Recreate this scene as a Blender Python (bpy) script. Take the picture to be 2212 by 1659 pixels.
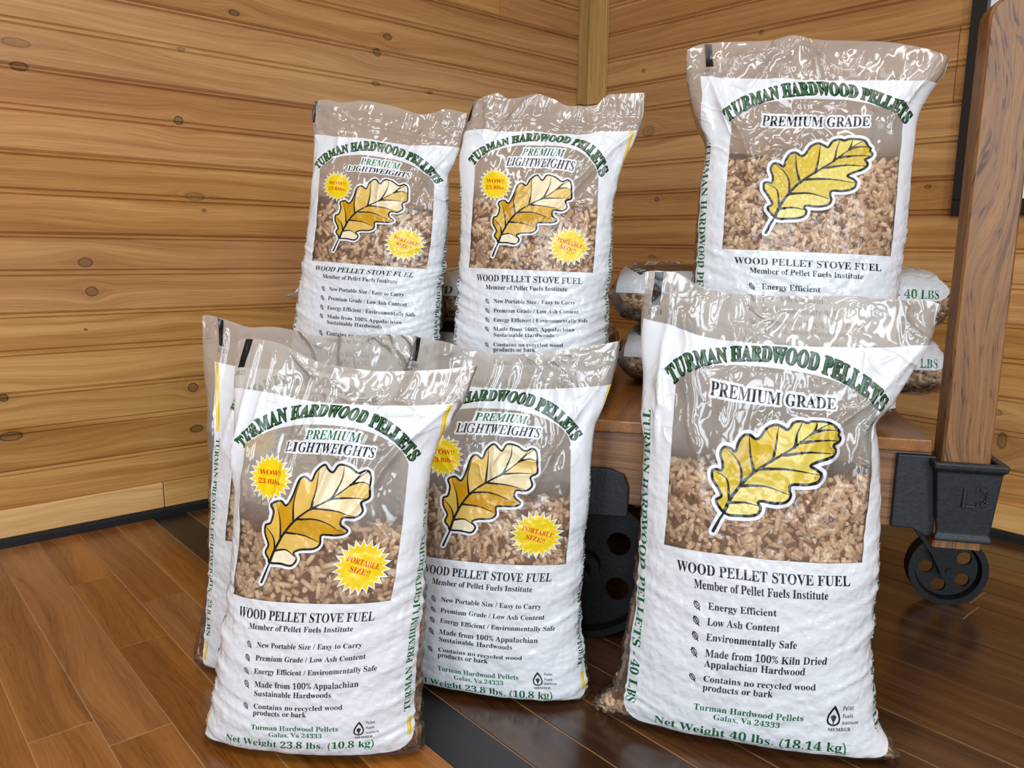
import bpy, math, random
import numpy as np
from mathutils import Vector, Matrix

for o in list(bpy.data.objects): bpy.data.objects.remove(o)
SC = bpy.context.scene
COL = SC.collection
rnd = random.Random(7)

# ---------------------------------------------------------------- camera (metres; the room corner is the origin, walls are x=0 and y=0)
CAMP = np.array([-2.16444, -2.05088, .68])
FPX, PCX, PCY = 1742.8, 1106.0, 829.5
RX = np.array([0.7465765609, -0.665103554, 0.0161462414])
DN = np.array([-0.0996695432, -0.1358080844, -0.9857089563])
FW = np.array([0.6577913201, 0.7342979141, -0.16768170])
cam_d = bpy.data.cameras.new('camera'); cam = bpy.data.objects.new('camera', cam_d); COL.objects.link(cam)
cam_d.sensor_fit = 'HORIZONTAL'; cam_d.sensor_width = 36; cam_d.lens = 36*FPX/2212
cam_d.clip_start = .02; cam_d.clip_end = 60
mw = Matrix.Identity(4)
for i in range(3):
    mw[i][0] = RX[i]; mw[i][1] = -DN[i]; mw[i][2] = -FW[i]; mw[i][3] = CAMP[i]
cam.matrix_world = mw
SC.camera = cam

# ---------------------------------------------------------------- world, lamps, exposure
SC.view_settings.view_transform = 'Standard'; SC.view_settings.look = 'None'
SC.view_settings.exposure = -0.32; SC.view_settings.gamma = 1.0; SC.view_settings.use_curve_mapping = False
SC.cycles.use_denoising = True; SC.cycles.use_adaptive_sampling = True; SC.cycles.adaptive_threshold = .09; SC.cycles.adaptive_min_samples = 16
SC.cycles.transparent_max_bounces = 16
SC.cycles.max_bounces = 6; SC.cycles.diffuse_bounces = 2; SC.cycles.glossy_bounces = 2; SC.cycles.transmission_bounces = 4
SC.cycles.caustics_reflective = False; SC.cycles.caustics_refractive = False
SC.cycles.sample_clamp_indirect = 4
world = bpy.data.worlds.new('room_light'); SC.world = world; world.use_nodes = True
world.node_tree.nodes['Background'].inputs[0].default_value = (1.0, .93, .84, 1)
world.node_tree.nodes['Background'].inputs[1].default_value = .13

def area(name, loc, target, sx, sy, power, col):
    d = bpy.data.lights.new(name, 'AREA'); d.shape = 'RECTANGLE'; d.size = sx; d.size_y = sy; d.energy = power; d.color = col
    o = bpy.data.objects.new(name, d); COL.objects.link(o); o.location = loc
    o.rotation_euler = (Vector(target)-Vector(loc)).to_track_quat('-Z', 'Y').to_euler()
    return o
# daylight through the shop windows behind the camera, and ceiling lamps
for wx, wy in ((-4.7, -3.1), (-4.1, -3.9), (-2.9, -4.7)):
    area('window_light', (wx, wy, 1.45), (-1.2, -1.1, .6), .62, 1.9, 62, (.80, .90, 1.0))
for lx, ly, pw in ((-2.6, -2.2, 22), (-1.3, -3.2, 14), (-3.1, -1.2, 16), (-2.2, -3.4, 16), (-3.9, -2.9, 16)):
    area('ceiling_light', (lx, ly, 2.55), (lx, ly, 0), .9, .12, pw, (1.0, .94, .85))

# ---------------------------------------------------------------- helpers
def ray(u, v): return RX*(u-PCX)+DN*(v-PCY)+FW*FPX
def link(name, me, parent=None, mat=None):
    o = bpy.data.objects.new(name, me); COL.objects.link(o)
    if mat is not None:
        for m_ in (mat if isinstance(mat, (list, tuple)) else [mat]): me.materials.append(m_)
    if parent is not None: o.parent = parent
    return o
def empty(name, loc=(0, 0, 0)):
    o = bpy.data.objects.new(name, None); COL.objects.link(o); o.location = loc; o.empty_display_size = .05
    return o
def tag(o, label=None, cat=None, group=None, kind=None):
    if label: o['label'] = label
    if cat: o['category'] = cat
    if group: o['group'] = group
    if kind: o['kind'] = kind
    return o
def mesh(name, V, F, smooth=False):
    me = bpy.data.meshes.new(name); me.from_pydata([tuple(map(float, v)) for v in V], [], [tuple(map(int, f)) for f in F]); me.update()
    if smooth: me.polygons.foreach_set('use_smooth', [True]*len(me.polygons))
    return me
def fast_mesh(name, V, F4, smooth=False, uv=None):
    V = np.asarray(V, np.float32); F4 = np.asarray(F4, np.int32); n = F4.shape[1]
    me = bpy.data.meshes.new(name); me.vertices.add(len(V)); me.vertices.foreach_set('co', V.ravel())
    me.loops.add(F4.size); me.loops.foreach_set('vertex_index', F4.ravel())
    me.polygons.add(len(F4)); me.polygons.foreach_set('loop_start', np.arange(0, F4.size, n, dtype=np.int32)); me.polygons.foreach_set('loop_total', np.full(len(F4), n, np.int32))
    if smooth: me.polygons.foreach_set('use_smooth', np.ones(len(F4), bool))
    if uv is not None:
        l = me.uv_layers.new(name='UVMap'); l.data.foreach_set('uv', np.asarray(uv, np.float32)[F4.ravel()].ravel())
    me.update(calc_edges=True)
    return me
class MB:
    """collects convex pieces; frame() maps local (s,w,z) to world"""
    def __init__(s, fr=None): s.V = []; s.F = []; s.fr = fr or (lambda p: p)
    def add(s, V, F):
        b = len(s.V); s.V += [s.fr(v) for v in V]; s.F += [tuple(i+b for i in f) for f in F]; return s
    def box(s, a, b, ch=0.0):
        x0, y0, z0 = a; x1, y1, z1 = b
        if ch <= 0:
            return s.add([(x0,y0,z0),(x1,y0,z0),(x1,y1,z0),(x0,y1,z0),(x0,y0,z1),(x1,y0,z1),(x1,y1,z1),(x0,y1,z1)],
                         [(0,3,2,1),(4,5,6,7),(0,1,5,4),(1,2,6,5),(2,3,7,6),(3,0,4,7)])
        bm = bmesh.new(); bmesh.ops.create_cube(bm, size=1)
        for v in bm.verts: v.co = Vector(((x0+x1)/2+v.co.x*(x1-x0), (y0+y1)/2+v.co.y*(y1-y0), (z0+z1)/2+v.co.z*(z1-z0)))
        bmesh.ops.bevel(bm, geom=bm.edges[:], offset=ch, segments=2, profile=.5, affect='EDGES')
        s.bm(bm); return s
    def bm(s, bm):
        bm.verts.ensure_lookup_table(); bm.verts.index_update()
        s.add([tuple(v.co) for v in bm.verts], [tuple(v.index for v in f.verts) for f in bm.faces]); bm.free()
    def prism(s, prof, axis, a, b):
        """prof: list of 2D points, extruded along axis (0,1,2) from a to b"""
        n = len(prof)
        def P(q, t):
            if axis == 0: return (t, q[0], q[1])
            if axis == 1: return (q[0], t, q[1])
            return (q[0], q[1], t)
        return s.add([P(q, a) for q in prof]+[P(q, b) for q in prof], [tuple(range(n))[::-1], tuple(range(n, 2*n))]+[(i, (i+1) % n, (i+1) % n+n, i+n) for i in range(n)])
    def lathe(s, prof, c, axis, n=32, closed=True):
        """prof: list of (r, t); axis index; c centre"""
        V = []; o = [k for k in range(3) if k != axis]
        for r, t in prof:
            for k in range(n):
                a = 2*math.pi*k/n; p = [0, 0, 0]; p[axis] = c[axis]+t; p[o[0]] = c[o[0]]+r*math.cos(a); p[o[1]] = c[o[1]]+r*math.sin(a); V.append(tuple(p))
        F = []; m = len(prof)
        for i in range(m if closed else m-1):
            j = (i+1) % m
            for k in range(n): F.append((i*n+k, i*n+(k+1) % n, j*n+(k+1) % n, j*n+k))
        if not closed: F += [tuple(range(n))[::-1], tuple(range((m-1)*n, m*n))]
        return s.add(V, F)
    def build(s, name, mat, parent=None, smooth=False):
        me = mesh(name, s.V, s.F, smooth)
        bm = bmesh.new(); bm.from_mesh(me); bmesh.ops.recalc_face_normals(bm, faces=bm.faces); bm.to_mesh(me); bm.free()
        if smooth:
            try: me.set_sharp_from_angle(angle=math.radians(38))
            except Exception: pass
        return link(name, me, parent, mat)
import bmesh

# ---------------------------------------------------------------- node helpers
class NT:
    def __init__(s, name):
        s.m = bpy.data.materials.new(name); s.m.use_nodes = True; s.t = s.m.node_tree; s.t.nodes.clear()
    def n(s, typ, **kw):
        nd = s.t.nodes.new(typ)
        for k, v in kw.items():
            if k.startswith('_'): setattr(nd, k[1:], v)
        for k, v in kw.items():
            if k.startswith('i') and k[1:].isdigit(): s.set(nd.inputs[int(k[1:])], v)
            elif not k.startswith('_'): s.set(nd.inputs[k.replace('__', ' ')], v)
        return nd
    def set(s, sock, v):
        if isinstance(v, bpy.types.NodeSocket): s.t.links.new(v, sock)
        elif isinstance(v, bpy.types.Node): s.t.links.new(v.outputs[0], sock)
        else:
            try: sock.default_value = v
            except Exception: sock.default_value = (*v, 1)
    def math(s, op, a, b=0.0, c=0.0, clamp=False):
        nd = s.n('ShaderNodeMath', _operation=op, _use_clamp=clamp, i0=a, i1=b)
        if op in ('MULTIPLY_ADD', 'SMOOTH_MIN', 'WRAP'): s.set(nd.inputs[2], c)
        return nd.outputs[0]
    def vmath(s, op, a, b=(0, 0, 0)):
        return s.n('ShaderNodeVectorMath', _operation=op, i0=a, i1=b).outputs[0]
    def mix(s, f, a, b, mode='MIX'):
        nd = s.n('ShaderNodeMix', _data_type='RGBA', _blend_type=mode)
        s.set(nd.inputs[0], f); s.set(nd.inputs[6], a); s.set(nd.inputs[7], b); return nd.outputs[2]
    def noise(s, vec, scale, detail=3, rough=.5, dist=0.0, out=0):
        return s.n('ShaderNodeTexNoise', Vector=vec, Scale=scale, Detail=detail, Roughness=rough, Distortion=dist).outputs[out]
    def ramp(s, f, stops, interp='LINEAR'):
        nd = s.n('ShaderNodeValToRGB', i0=f); cr = nd.color_ramp; cr.interpolation = interp
        while len(cr.elements) < len(stops): cr.elements.new(.5)
        for e, (p, c) in zip(cr.elements, stops): e.position = p; e.color = (*c, 1) if len(c) == 3 else c
        return nd.outputs[0]
    def mr(s, v, a, b, c=0., d=1., smooth=False):
        nd = s.n('ShaderNodeMapRange', i0=v, i1=a, i2=b, i3=c, i4=d)
        if smooth: nd.interpolation_type = 'SMOOTHSTEP'
        return nd.outputs[0]
    def out(s, sh): s.t.links.new(sh if isinstance(sh, bpy.types.NodeSocket) else sh.outputs[0], s.n('ShaderNodeOutputMaterial').inputs[0]); return s.m
def srgb(r, g, b):
    f = lambda c: (c/255/12.92 if c/255 <= .04045 else ((c/255+.055)/1.055)**2.4)
    return (f(r), f(g), f(b))

def wood(name, axis, cols, grain=48., knots=(), rough=.42, coat=.0, tintvar=.18, wav=.03, pore=0., bump=.12, across=None, along=1.0, gl=.7, ps=(30., 900.)):
    """wood whose grain runs along the given world axis vector; cols = (dark, mid, light); knots = list of (a, z, ra, rz, dark)"""
    N = NT(name)
    pos = N.n('ShaderNodeNewGeometry').outputs['Position']
    oi = N.n('ShaderNodeObjectInfo'); rv = oi.outputs['Random']
    dot = lambda v: N.n('ShaderNodeVectorMath', _operation='DOT_PRODUCT', i0=pos, i1=v).outputs['Value']
    g = dot(axis)
    if across is None: across = ((0, 0, 1), (-axis[1], axis[0], 0))
    c1, c2 = dot(across[0]), dot(across[1])
    dark = 0.0; warp = 0.0
    for (ka, kz, ra, rz, dk) in knots:
        dx = N.math('DIVIDE', N.math('SUBTRACT', g, ka), ra); dz = N.math('DIVIDE', N.math('SUBTRACT', c1, kz), rz)
        d2 = N.math('ADD', N.math('MULTIPLY', dx, dx), N.math('MULTIPLY', dz, dz))
        d2 = N.math('ADD', d2, N.math('MULTIPLY', N.math('SUBTRACT', N.noise(pos, 70, 2, .5), .5), .5))
        core = N.mr(d2, .7, 1.2, dk*.62, 0., True)
        ring = N.math('MULTIPLY', N.mr(d2, .95, 1.6, 1., 0., True), N.mr(d2, .5, .9, 0., 1., True))
        # streak beside the knot, along the grain
        q = N.math('ADD', N.math('MULTIPLY', N.math('MULTIPLY', dx, dx), .07), N.math('MULTIPLY', N.math('MULTIPLY', dz, dz), 2.6))
        streak = N.mr(q, 0., 1.8, .16, 0., True)
        m = N.math('MAXIMUM', N.math('MAXIMUM', core, N.math('MULTIPLY', ring, min(1., 1.1*dk))), streak)
        dark = m if dark == 0.0 else N.math('MAXIMUM', dark, m)
        w = N.math('MULTIPLY', dz, N.math('DIVIDE', rz*2.0, N.math('ADD', 1.0, N.math('MULTIPLY', N.math('ADD', N.math('MULTIPLY', N.math('MULTIPLY', dx, dx), .22), N.math('MULTIPLY', N.math('MULTIPLY', dz, dz), .35)), 1.0))))
        warp = w if warp == 0.0 else N.math('ADD', warp, w)
    off = N.math('MULTIPLY', rv, 37.0)
    zz = N.math('SUBTRACT', c1, warp) if warp != 0.0 else c1
    gs = N.math('ADD', N.math('MULTIPLY', g, along), off)
    v1 = N.n('ShaderNodeCombineXYZ', i0=gs, i1=N.math('MULTIPLY', zz, 5.0), i2=N.math('ADD', N.math('MULTIPLY', c2, 5.0), off)).outputs[0]
    lowf = N.noise(v1, 1.3, 2, .5)
    ringv = N.math('ADD', N.math('MULTIPLY', zz, 1.0), N.math('MULTIPLY', N.math('SUBTRACT', lowf, .5), wav*4))
    v2 = N.n('ShaderNodeCombineXYZ', i0=N.math('MULTIPLY', gs, gl), i1=N.math('MULTIPLY', ringv, grain), i2=N.math('ADD', N.math('MULTIPLY', c2, grain*.6), off)).outputs[0]
    band = N.noise(v2, 1.0, 3, .55)
    v3 = N.n('ShaderNodeCombineXYZ', i0=N.math('MULTIPLY', gs, 8.), i1=N.math('MULTIPLY', ringv, grain*7), i2=N.math('MULTIPLY', c2, grain*7)).outputs[0]
    fine = N.noise(v3, 1.0, 2, .6)
    broad = N.noise(N.n('ShaderNodeCombineXYZ', i0=N.math('MULTIPLY', gs, .55), i1=N.math('MULTIPLY', ringv, 9.), i2=off).outputs[0], 1.0, 2, .5)
    f = N.math('ADD', N.math('ADD', N.math('MULTIPLY', band, .55), N.math('MULTIPLY', broad, .45)), N.math('MULTIPLY', N.math('SUBTRACT', fine, .5), .34))
    col = N.ramp(f, [(.33, cols[0]), (.5, cols[1]), (.66, cols[2])])
    if pore:
        pv = N.n('ShaderNodeCombineXYZ', i0=N.math('MULTIPLY', gs, ps[0]), i1=N.math('MULTIPLY', ringv, ps[1]), i2=N.math('MULTIPLY', c2, ps[1])).outputs[0]
        pr = N.mr(N.noise(pv, 1.0, 1, .5), .56, .68, 0., pore, True)
        pr = N.math('MULTIPLY', pr, N.mr(band, .40, .58, 1.0, .25, True))
        col = N.mix(pr, col, (cols[0][0]*.38, cols[0][1]*.36, cols[0][2]*.36, 1))
    hv = N.n('ShaderNodeHueSaturation', Hue=.5, Saturation=N.mr(rv, 0., 1., .95, 1.06), Value=N.mr(N.math('FRACT', N.math('MULTIPLY', rv, 7.31)), 0., 1., 1-tintvar, 1+tintvar), Color=col).outputs[0]
    col = N.mix(1.0, hv, oi.outputs['Color'], 'MULTIPLY')
    if dark != 0.0: col = N.mix(dark, col, (.055, .026, .012, 1))
    bmp = N.n('ShaderNodeBump', Strength=bump, Distance=.002, Height=N.math('ADD', fine, N.math('MULTIPLY', band, .6))).outputs[0]
    P = N.n('ShaderNodeBsdfPrincipled', Base__Color=col, Roughness=rough, Normal=bmp)
    P.inputs['Coat Weight'].default_value = coat; P.inputs['Coat Roughness'].default_value = .22
    return N.out(P)

def plain(name, col, rough=.5, metal=0., bump=0., bscale=200., spec=.5, var=0.):
    N = NT(name); c = (*col, 1)
    pos = N.n('ShaderNodeNewGeometry').outputs['Position']
    nz = N.noise(pos, bscale, 4, .6)
    cc = N.mix(N.mr(nz, .3, .7), tuple(x*(1-var) for x in col)+(1,), tuple(min(1, x*(1+var)) for x in col)+(1,)) if var else c
    P = N.n('ShaderNodeBsdfPrincipled', Base__Color=cc, Roughness=rough, Metallic=metal)
    P.inputs['Specular IOR Level'].default_value = spec
    if bump: N.set(P.inputs['Normal'], N.n('ShaderNodeBump', Strength=bump, Distance=.002, Height=nz).outputs[0])
    return N.out(P)
# ================================================================ ROOM
BZ = [.247*.68+.2570*.68*k for k in range(-1, 14)]      # seams between wall boards
KL = [(-1.757,1.086,.035,.012,.5),(-1.754,1.039,.022,.012,.75),(-1.279,1.236,.018,.009,1.),(-1.427,.965,.014,.013,.8),(-1.397,.789,.032,.013,.45),(-1.376,.756,.007,.006,.8),
      (-1.653,.629,.020,.0135,.72),(-1.644,.563,.017,.0145,.72),(-1.663,.476,.005,.004,1.),(-1.836,.335,.012,.010,1.),(-1.829,.248,.030,.013,.8),(-1.425,.316,.016,.015,.85),(-1.421,.209,.021,.012,.85),
      (-.834,1.257,.018,.011,.9),(-.869,1.21,.016,.014,.7),(-.874,1.125,.017,.008,.7),(-.687,1.128,.012,.007,.7),(-1.413,1.129,.012,.006,.6)]
KR = [(-.269,1.252,.008,.007,.9),(-.695,1.296,.008,.007,.8),(-.348,.841,.011,.009,.9),(-1.196,.844,.010,.006,.9),(-1.407,.305,.016,.010,.7),(-1.427,.238,.013,.024,.7),(-.338,.654,.02,.007,.6),(-.30,1.06,.03,.02,.5)]
KL = [(a, b, c*.72, d*.72, e) for a, b, c, d, e in KL]; KR = [(a, b, c*.75, d*.75, e) for a, b, c, d, e in KR]
PINE = (srgb(156, 108, 63), srgb(182, 135, 84), srgb(204, 160, 105))
m_pineL = wood('pine_wall_left', (1, 0, 0), PINE, knots=KL, rough=.34, coat=.25, tintvar=.05, wav=.022)
m_pineR = wood('pine_wall_right', (0, 1, 0), PINE, knots=KR, rough=.34, coat=.25, tintvar=.05, wav=.022)
m_pineV = wood('pine_corner_trim', (0, 0, 1), (srgb(176, 128, 74), srgb(206, 162, 104), srgb(224, 186, 126)), grain=60, rough=.4, across=((1, 0, 0), (0, 1, 0)), tintvar=.08)
m_black = plain('black_rubber', (.012, .012, .013), .42, bump=.1, bscale=120)
m_sub = plain('subfloor', srgb(176, 136, 92), .6)
m_back = plain('wall_backing', (.05, .03, .02), .9)

def tint(o, c): o.color = (*c, 1); return o
def plank_profile(h):
    t = .016
    m = h/2
    return [(0, 0), (.0, .012), (.0045, t), (m-.0085, t), (m-.0055, t-.0042), (m-.0025, t), (m+.0035, t), (m+.0065, t-.0042), (m+.0095, t), (h-.0125, t), (h-.0095, t-.0042), (h-.0065, t), (h-.0035, t), (h-.0006, .012), (h-.0006, 0)]
wl = link('wall_left', mesh('wall_left', [(-4.2, .0, 0), (.1, .0, 0), (.1, .0, 2.6), (-4.2, .0, 2.6), (-4.2, .08, 0), (.1, .08, 0), (.1, .08, 2.6), (-4.2, .08, 2.6)], [(0, 1, 2, 3), (5, 4, 7, 6), (3, 2, 6, 7), (0, 3, 7, 4), (1, 5, 6, 2), (0, 4, 5, 1)]), None, m_back); tag(wl, kind='structure')
wr = link('wall_right', mesh('wall_right', [(0, -4.0, 0), (0, .08, 0), (0, .08, 2.6), (0, -4.0, 2.6), (.08, -4.0, 0), (.08, .08, 0), (.08, .08, 2.6), (.08, -4.0, 2.6)], [(0, 3, 2, 1), (4, 5, 6, 7), (3, 7, 6, 2), (0, 4, 7, 3), (1, 2, 6, 5), (0, 1, 5, 4)]), None, m_back); tag(wr, kind='structure')
def plank(side, a, b, z0, h, half=False, col=(1, 1, 1)):
    pr = plank_profile(h) if not half else [(0, 0), (0, .012), (.0045, .016), (h-.0125, .016), (h-.0095, .0118), (h-.0065, .016), (h-.0035, .016), (h-.0006, .012), (h-.0006, 0)]
    n = len(pr); V = []
    for t in (a, b):
        for (z, d) in pr: V.append((t, -d-.0005, z0+z) if side == 'L' else (-d-.0005, t, z0+z))
    F = [(i, (i+1) % n, (i+1) % n+n, i+n) for i in range(n)]+[tuple(range(n))[::-1], tuple(range(n, 2*n))]
    me = mesh('wall_board', V, F); bm = bmesh.new(); bm.from_mesh(me); bmesh.ops.recalc_face_normals(bm, faces=bm.faces); bm.to_mesh(me); bm.free()
    return tint(link('wall_board', me, wl if side == 'L' else wr, m_pineL if side == 'L' else m_pineR), col)
HB = .2570*.68
# tone of each board as seen, from the floor up
TL = {-1: (.98, .98, .95), 0: (.97, .97, .93), 1: (1.02, 1.02, .98), 2: (1.02, .95, .86), 3: (1.0, .98, .95), 4: (1.0, .90, .80), 5: (1.03, .97, .90), 6: (.96, .88, .78), 7: (.95, .88, .78), 8: (.95, .9, .8)}
TR = {-1: (1., .96, .9), 0: (1.0, .95, .85), 1: (1.0, .96, .88), 2: (1.02, .94, .84), 3: (.98, .90, .78), 4: (1.02, .96, .86), 5: (.96, .87, .75), 6: (.95, .86, .74), 7: (.95, .86, .75), 8: (.95, .88, .78)}
for k in range(-1, 14):
    z0 = BZ[0]+HB*(k+1); h = HB; half = False
    if k == -1: z0 = .125*.68-.004; h = BZ[1]-z0; half = True
    if z0+h > 2.6: h = 2.6-z0
    for side, T, end in (('L', TL, -4.2), ('R', TR, -4.0)):
        cuts = [end, -.016]
        if side == 'R' and k == 5: cuts = [end, -1.2345, -.016]
        elif side == 'R' and k in (1, 8): cuts = [end, -1.9, -.016]
        elif side == 'L' and k in (7, 9): cuts = [end, -.42, -.016]
        elif side == 'L' and k in (2, 5): cuts = [end, -2.35, -.016]
        for a, b in zip(cuts[:-1], cuts[1:]):
            plank(side, a+.0008, b-.0008, z0, h, half, T.get(k, (1, .95, .88)))
# ceiling boards seen from nowhere in the photo: left out; corner posts
def boxobj(name, a, b, mat, parent=None, ch=.0015, col=(1, 1, 1)):
    return tint(MB().box(a, b, ch).build(name, mat, parent), col)
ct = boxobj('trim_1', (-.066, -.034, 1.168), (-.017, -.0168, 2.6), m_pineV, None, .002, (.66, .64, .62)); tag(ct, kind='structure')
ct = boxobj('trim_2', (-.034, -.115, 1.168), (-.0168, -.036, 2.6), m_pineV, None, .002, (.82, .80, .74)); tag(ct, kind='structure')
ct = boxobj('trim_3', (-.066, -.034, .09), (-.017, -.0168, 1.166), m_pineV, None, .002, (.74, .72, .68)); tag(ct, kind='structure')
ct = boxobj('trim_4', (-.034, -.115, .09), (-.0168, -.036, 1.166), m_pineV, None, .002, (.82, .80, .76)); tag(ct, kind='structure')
# baseboards: pine board in lengths, with a black quarter-round in front
m_pineB = wood('pine_base_left', (1, 0, 0), (srgb(176, 128, 74), srgb(206, 160, 100), srgb(224, 182, 122)), rough=.4, tintvar=.05)
m_pineC = wood('pine_base_right', (0, 1, 0), (srgb(176, 128, 74), srgb(206, 160, 100), srgb(224, 182, 122)), rough=.4, tintvar=.05)
bl = MB().prism([(-.0165, .0), (-.0345, .0), (-.0345, .004), (-.0345, .0155), (-.0295, .0215), (-.0215, .0245), (-.0165, .025)], 0, -4.2, -.036).build('baseboard_left', m_black, None, True); tag(bl, kind='structure')
br = MB().prism([(-.0165, .0), (-.0345, .0), (-.0345, .0155), (-.0295, .0215), (-.0215, .0245), (-.0165, .025)], 1, -4.0, -.036)
br = br.build('baseboard_right', m_black, None, True); tag(br, kind='structure')
for a, b in ((-4.2, -3.1), (-3.098, -1.515), (-1.513, -.05)):
    boxobj('base_board', (a, -.028, .022), (b, -.0166, .1255*.68), m_pineB, bl, .0022)
for a, b in ((-4.0, -2.2), (-2.198, -.65), (-.648, -.05)):
    boxobj('base_board', (-.028, a, .022), (-.0166, b, .1255*.68), m_pineC, br, .0022)

# floor: boards run towards the left wall
fl = link('floor', mesh('floor', [(-4.4, -4.0, -.03), (.0, -4.0, -.03), (.0, .0, -.03), (-4.4, 0, -.03), (-4.4, -4.0, -.0009), (.0, -4.0, -.0009), (.0, .0, -.0009), (-4.4, 0, -.0009)], [(3, 2, 1, 0), (4, 5, 6, 7), (0, 1, 5, 4), (1, 2, 6, 5), (2, 3, 7, 6), (3, 0, 4, 7)]), None, m_sub); tag(fl, kind='structure')
sk = .0195; ax = Vector((sk, 1, 0)).normalized(); AXF = (ax.x, ax.y, 0); ACF = (ax.y, -ax.x, 0)
m_oak = wood('floor_golden_oak', AXF, (srgb(104, 62, 28), srgb(136, 86, 42), srgb(158, 106, 58)), grain=38, rough=.30, coat=.35, tintvar=.13, wav=.03, pore=.5, ps=(22., 480.), across=(ACF, (0, 0, 1)), along=1.2, bump=.08)
m_walnut = wood('floor_brown_oak', AXF, (srgb(52, 30, 17), srgb(76, 46, 25), srgb(100, 66, 38)), grain=40, rough=.24, coat=.45, tintvar=.12, wav=.02, pore=.5, ps=(22., 480.), across=(ACF, (0, 0, 1)), along=1.2, bump=.08)
m_ebony = wood('floor_black_strip', AXF, ((.010, .009, .008), (.015, .013, .012), (.021, .019, .017)), grain=40, rough=.38, coat=.1, tintvar=.05, pore=.2, across=(ACF, (0, 0, 1)), bump=.1)
PT = .1235*.68
def fx(k, y):            # world x of seam k at world y
    return -2.16444+(.386*.68)+PT*k+sk*((y+2.05088)-1.5*.68)
KB = {0: [1.626*.68-2.05088, -2.05088+.9*.68], 1: [2.517*.68-2.05088, 2.033*.68-2.05088, 1.2*.68-2.05088], 2: [2.263*.68-2.05088, 1.46*.68-2.05088], 3: [1.42*.68-2.05088], 4: [.7*.68-2.05088, -.3]}
rb = random.Random(11)
for k in range(-6, 26):
    ys = [-3.3]
    if k in KB: cuts = sorted(KB[k])
    else:
        cuts = []; y = -3.3+rb.uniform(.2, .8)
        while y < -.15: cuts.append(y); y += rb.uniform(.45, 1.15)
    ys = [-3.3]+[c for c in cuts if c > -3.2]+[-.018]
    mt = m_ebony if k == 4+0 and False else (m_oak if k < 4 else m_walnut)
    if k == 4: mt = m_ebony; ys = [-3.3, -1.9, -.018]
    for a, b in zip(ys[:-1], ys[1:]):
        g = .0006; c = .0009; top = rb.uniform(-.0002, .0002)
        def q(kk, y, dx, z): return (fx(kk, y)+dx, y, z)
        a2, b2 = a+g, b-g
        V = [q(k, a2, g, -.002), q(k+1, a2, -g, -.002), q(k+1, b2, -g, -.002), q(k, b2, g, -.002),
             q(k, a2, g, top-c), q(k+1, a2, -g, top-c), q(k+1, b2, -g, top-c), q(k, b2, g, top-c),
             q(k, a2+c, g+c, top), q(k+1, a2+c, -g-c, top), q(k+1, b2-c, -g-c, top), q(k, b2-c, g+c, top)]
        if max(v[0] for v in V) > -.02: V = [(min(v[0], -.018), v[1], v[2]) for v in V]
        if min(v[0] for v in V) >= -.019: continue
        F = [(0, 1, 5, 4), (1, 2, 6, 5), (2, 3, 7, 6), (3, 0, 4, 7), (4, 5, 9, 8), (5, 6, 10, 9), (6, 7, 11, 10), (7, 4, 8, 11), (8, 9, 10, 11)]
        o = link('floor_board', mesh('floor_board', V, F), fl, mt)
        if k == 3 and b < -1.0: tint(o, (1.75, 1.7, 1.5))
        if k >= 5: tint(o, (rb.uniform(.85, 1.2),)*3)

# framed poster on the right wall
m_frame = plain('frame_black', (.012, .012, .012), .35)
m_paper = plain('poster_paper', (.82, .83, .85), .25, spec=.6)
pf = empty('picture_frame', (0, -1.62, 1.3)); tag(pf, 'black framed white poster hanging on the right pine wall behind the oak stake', 'picture frame')
def child(o, p):
    o.parent = p; o.matrix_parent_inverse = p.matrix_world.inverted() if False else Matrix.Translation(-p.location); return o
fa = (-2.05, -1.264, .772, 1.50); fw_ = .036
for nm, a, b in (('frame_rail', (-.042, fa[0], fa[2]), (-.0172, fa[1], fa[2]+fw_)), ('frame_rail', (-.042, fa[0], fa[3]-fw_), (-.0172, fa[1], fa[3])),
                 ('frame_stile', (-.042, fa[1]-fw_, fa[2]+fw_), (-.0172, fa[1], fa[3]-fw_)), ('frame_stile', (-.042, fa[0], fa[2]+fw_), (-.0172, fa[0]+fw_, fa[3]-fw_))):
    child(boxobj(nm, a, b, m_frame, None, .002), pf)
child(boxobj('poster', (-.028, fa[0]+fw_, fa[2]+fw_), (-.0176, fa[1]-fw_, fa[3]-fw_), m_paper, None, .0), pf)

# ================================================================ CART
E3 = np.array([0.58504843, -0.81099835, 0.]); N3 = np.array([0.81099835, 0.58504843, 0.]); CO = np.array([-0.92165656, -1.60128896, 0.])
def cf(p): return tuple(CO+E3*p[0]+N3*p[1]+np.array([0, 0, p[2]]))
ZD = .408
AE = tuple(E3); AN = tuple(N3)
OAKC = (srgb(92, 56, 30), srgb(140, 92, 50), srgb(172, 122, 74))
m_beam = wood('cart_oak_beam', AE, (srgb(70, 42, 24), srgb(122, 82, 50), srgb(158, 112, 72)), gl=2., ps=(14., 500.), grain=140, rough=.38, coat=.2, pore=.5, tintvar=.05, across=((0, 0, 1), AN))
m_beam2 = wood('cart_oak_crossbeam', AN, OAKC, grain=90, rough=.38, coat=.2, pore=.5, tintvar=.05, across=((0, 0, 1), AE))
m_deck = wood('cart_oak_deck', AN, (srgb(96, 56, 26), srgb(138, 88, 44), srgb(160, 108, 58)), grain=50, rough=.3, coat=.4, pore=.45, tintvar=.1, across=(AE, (0, 0, 1)), along=1.5)
m_stake = wood('cart_oak_stake', (0, 0, 1), (srgb(84, 48, 18), srgb(124, 80, 32), srgb(146, 98, 42)), gl=2.5, ps=(22., 330.), grain=110, rough=.5, coat=.08, pore=.9, tintvar=.02, wav=.06, across=(AE, AN), along=1.6)
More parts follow.
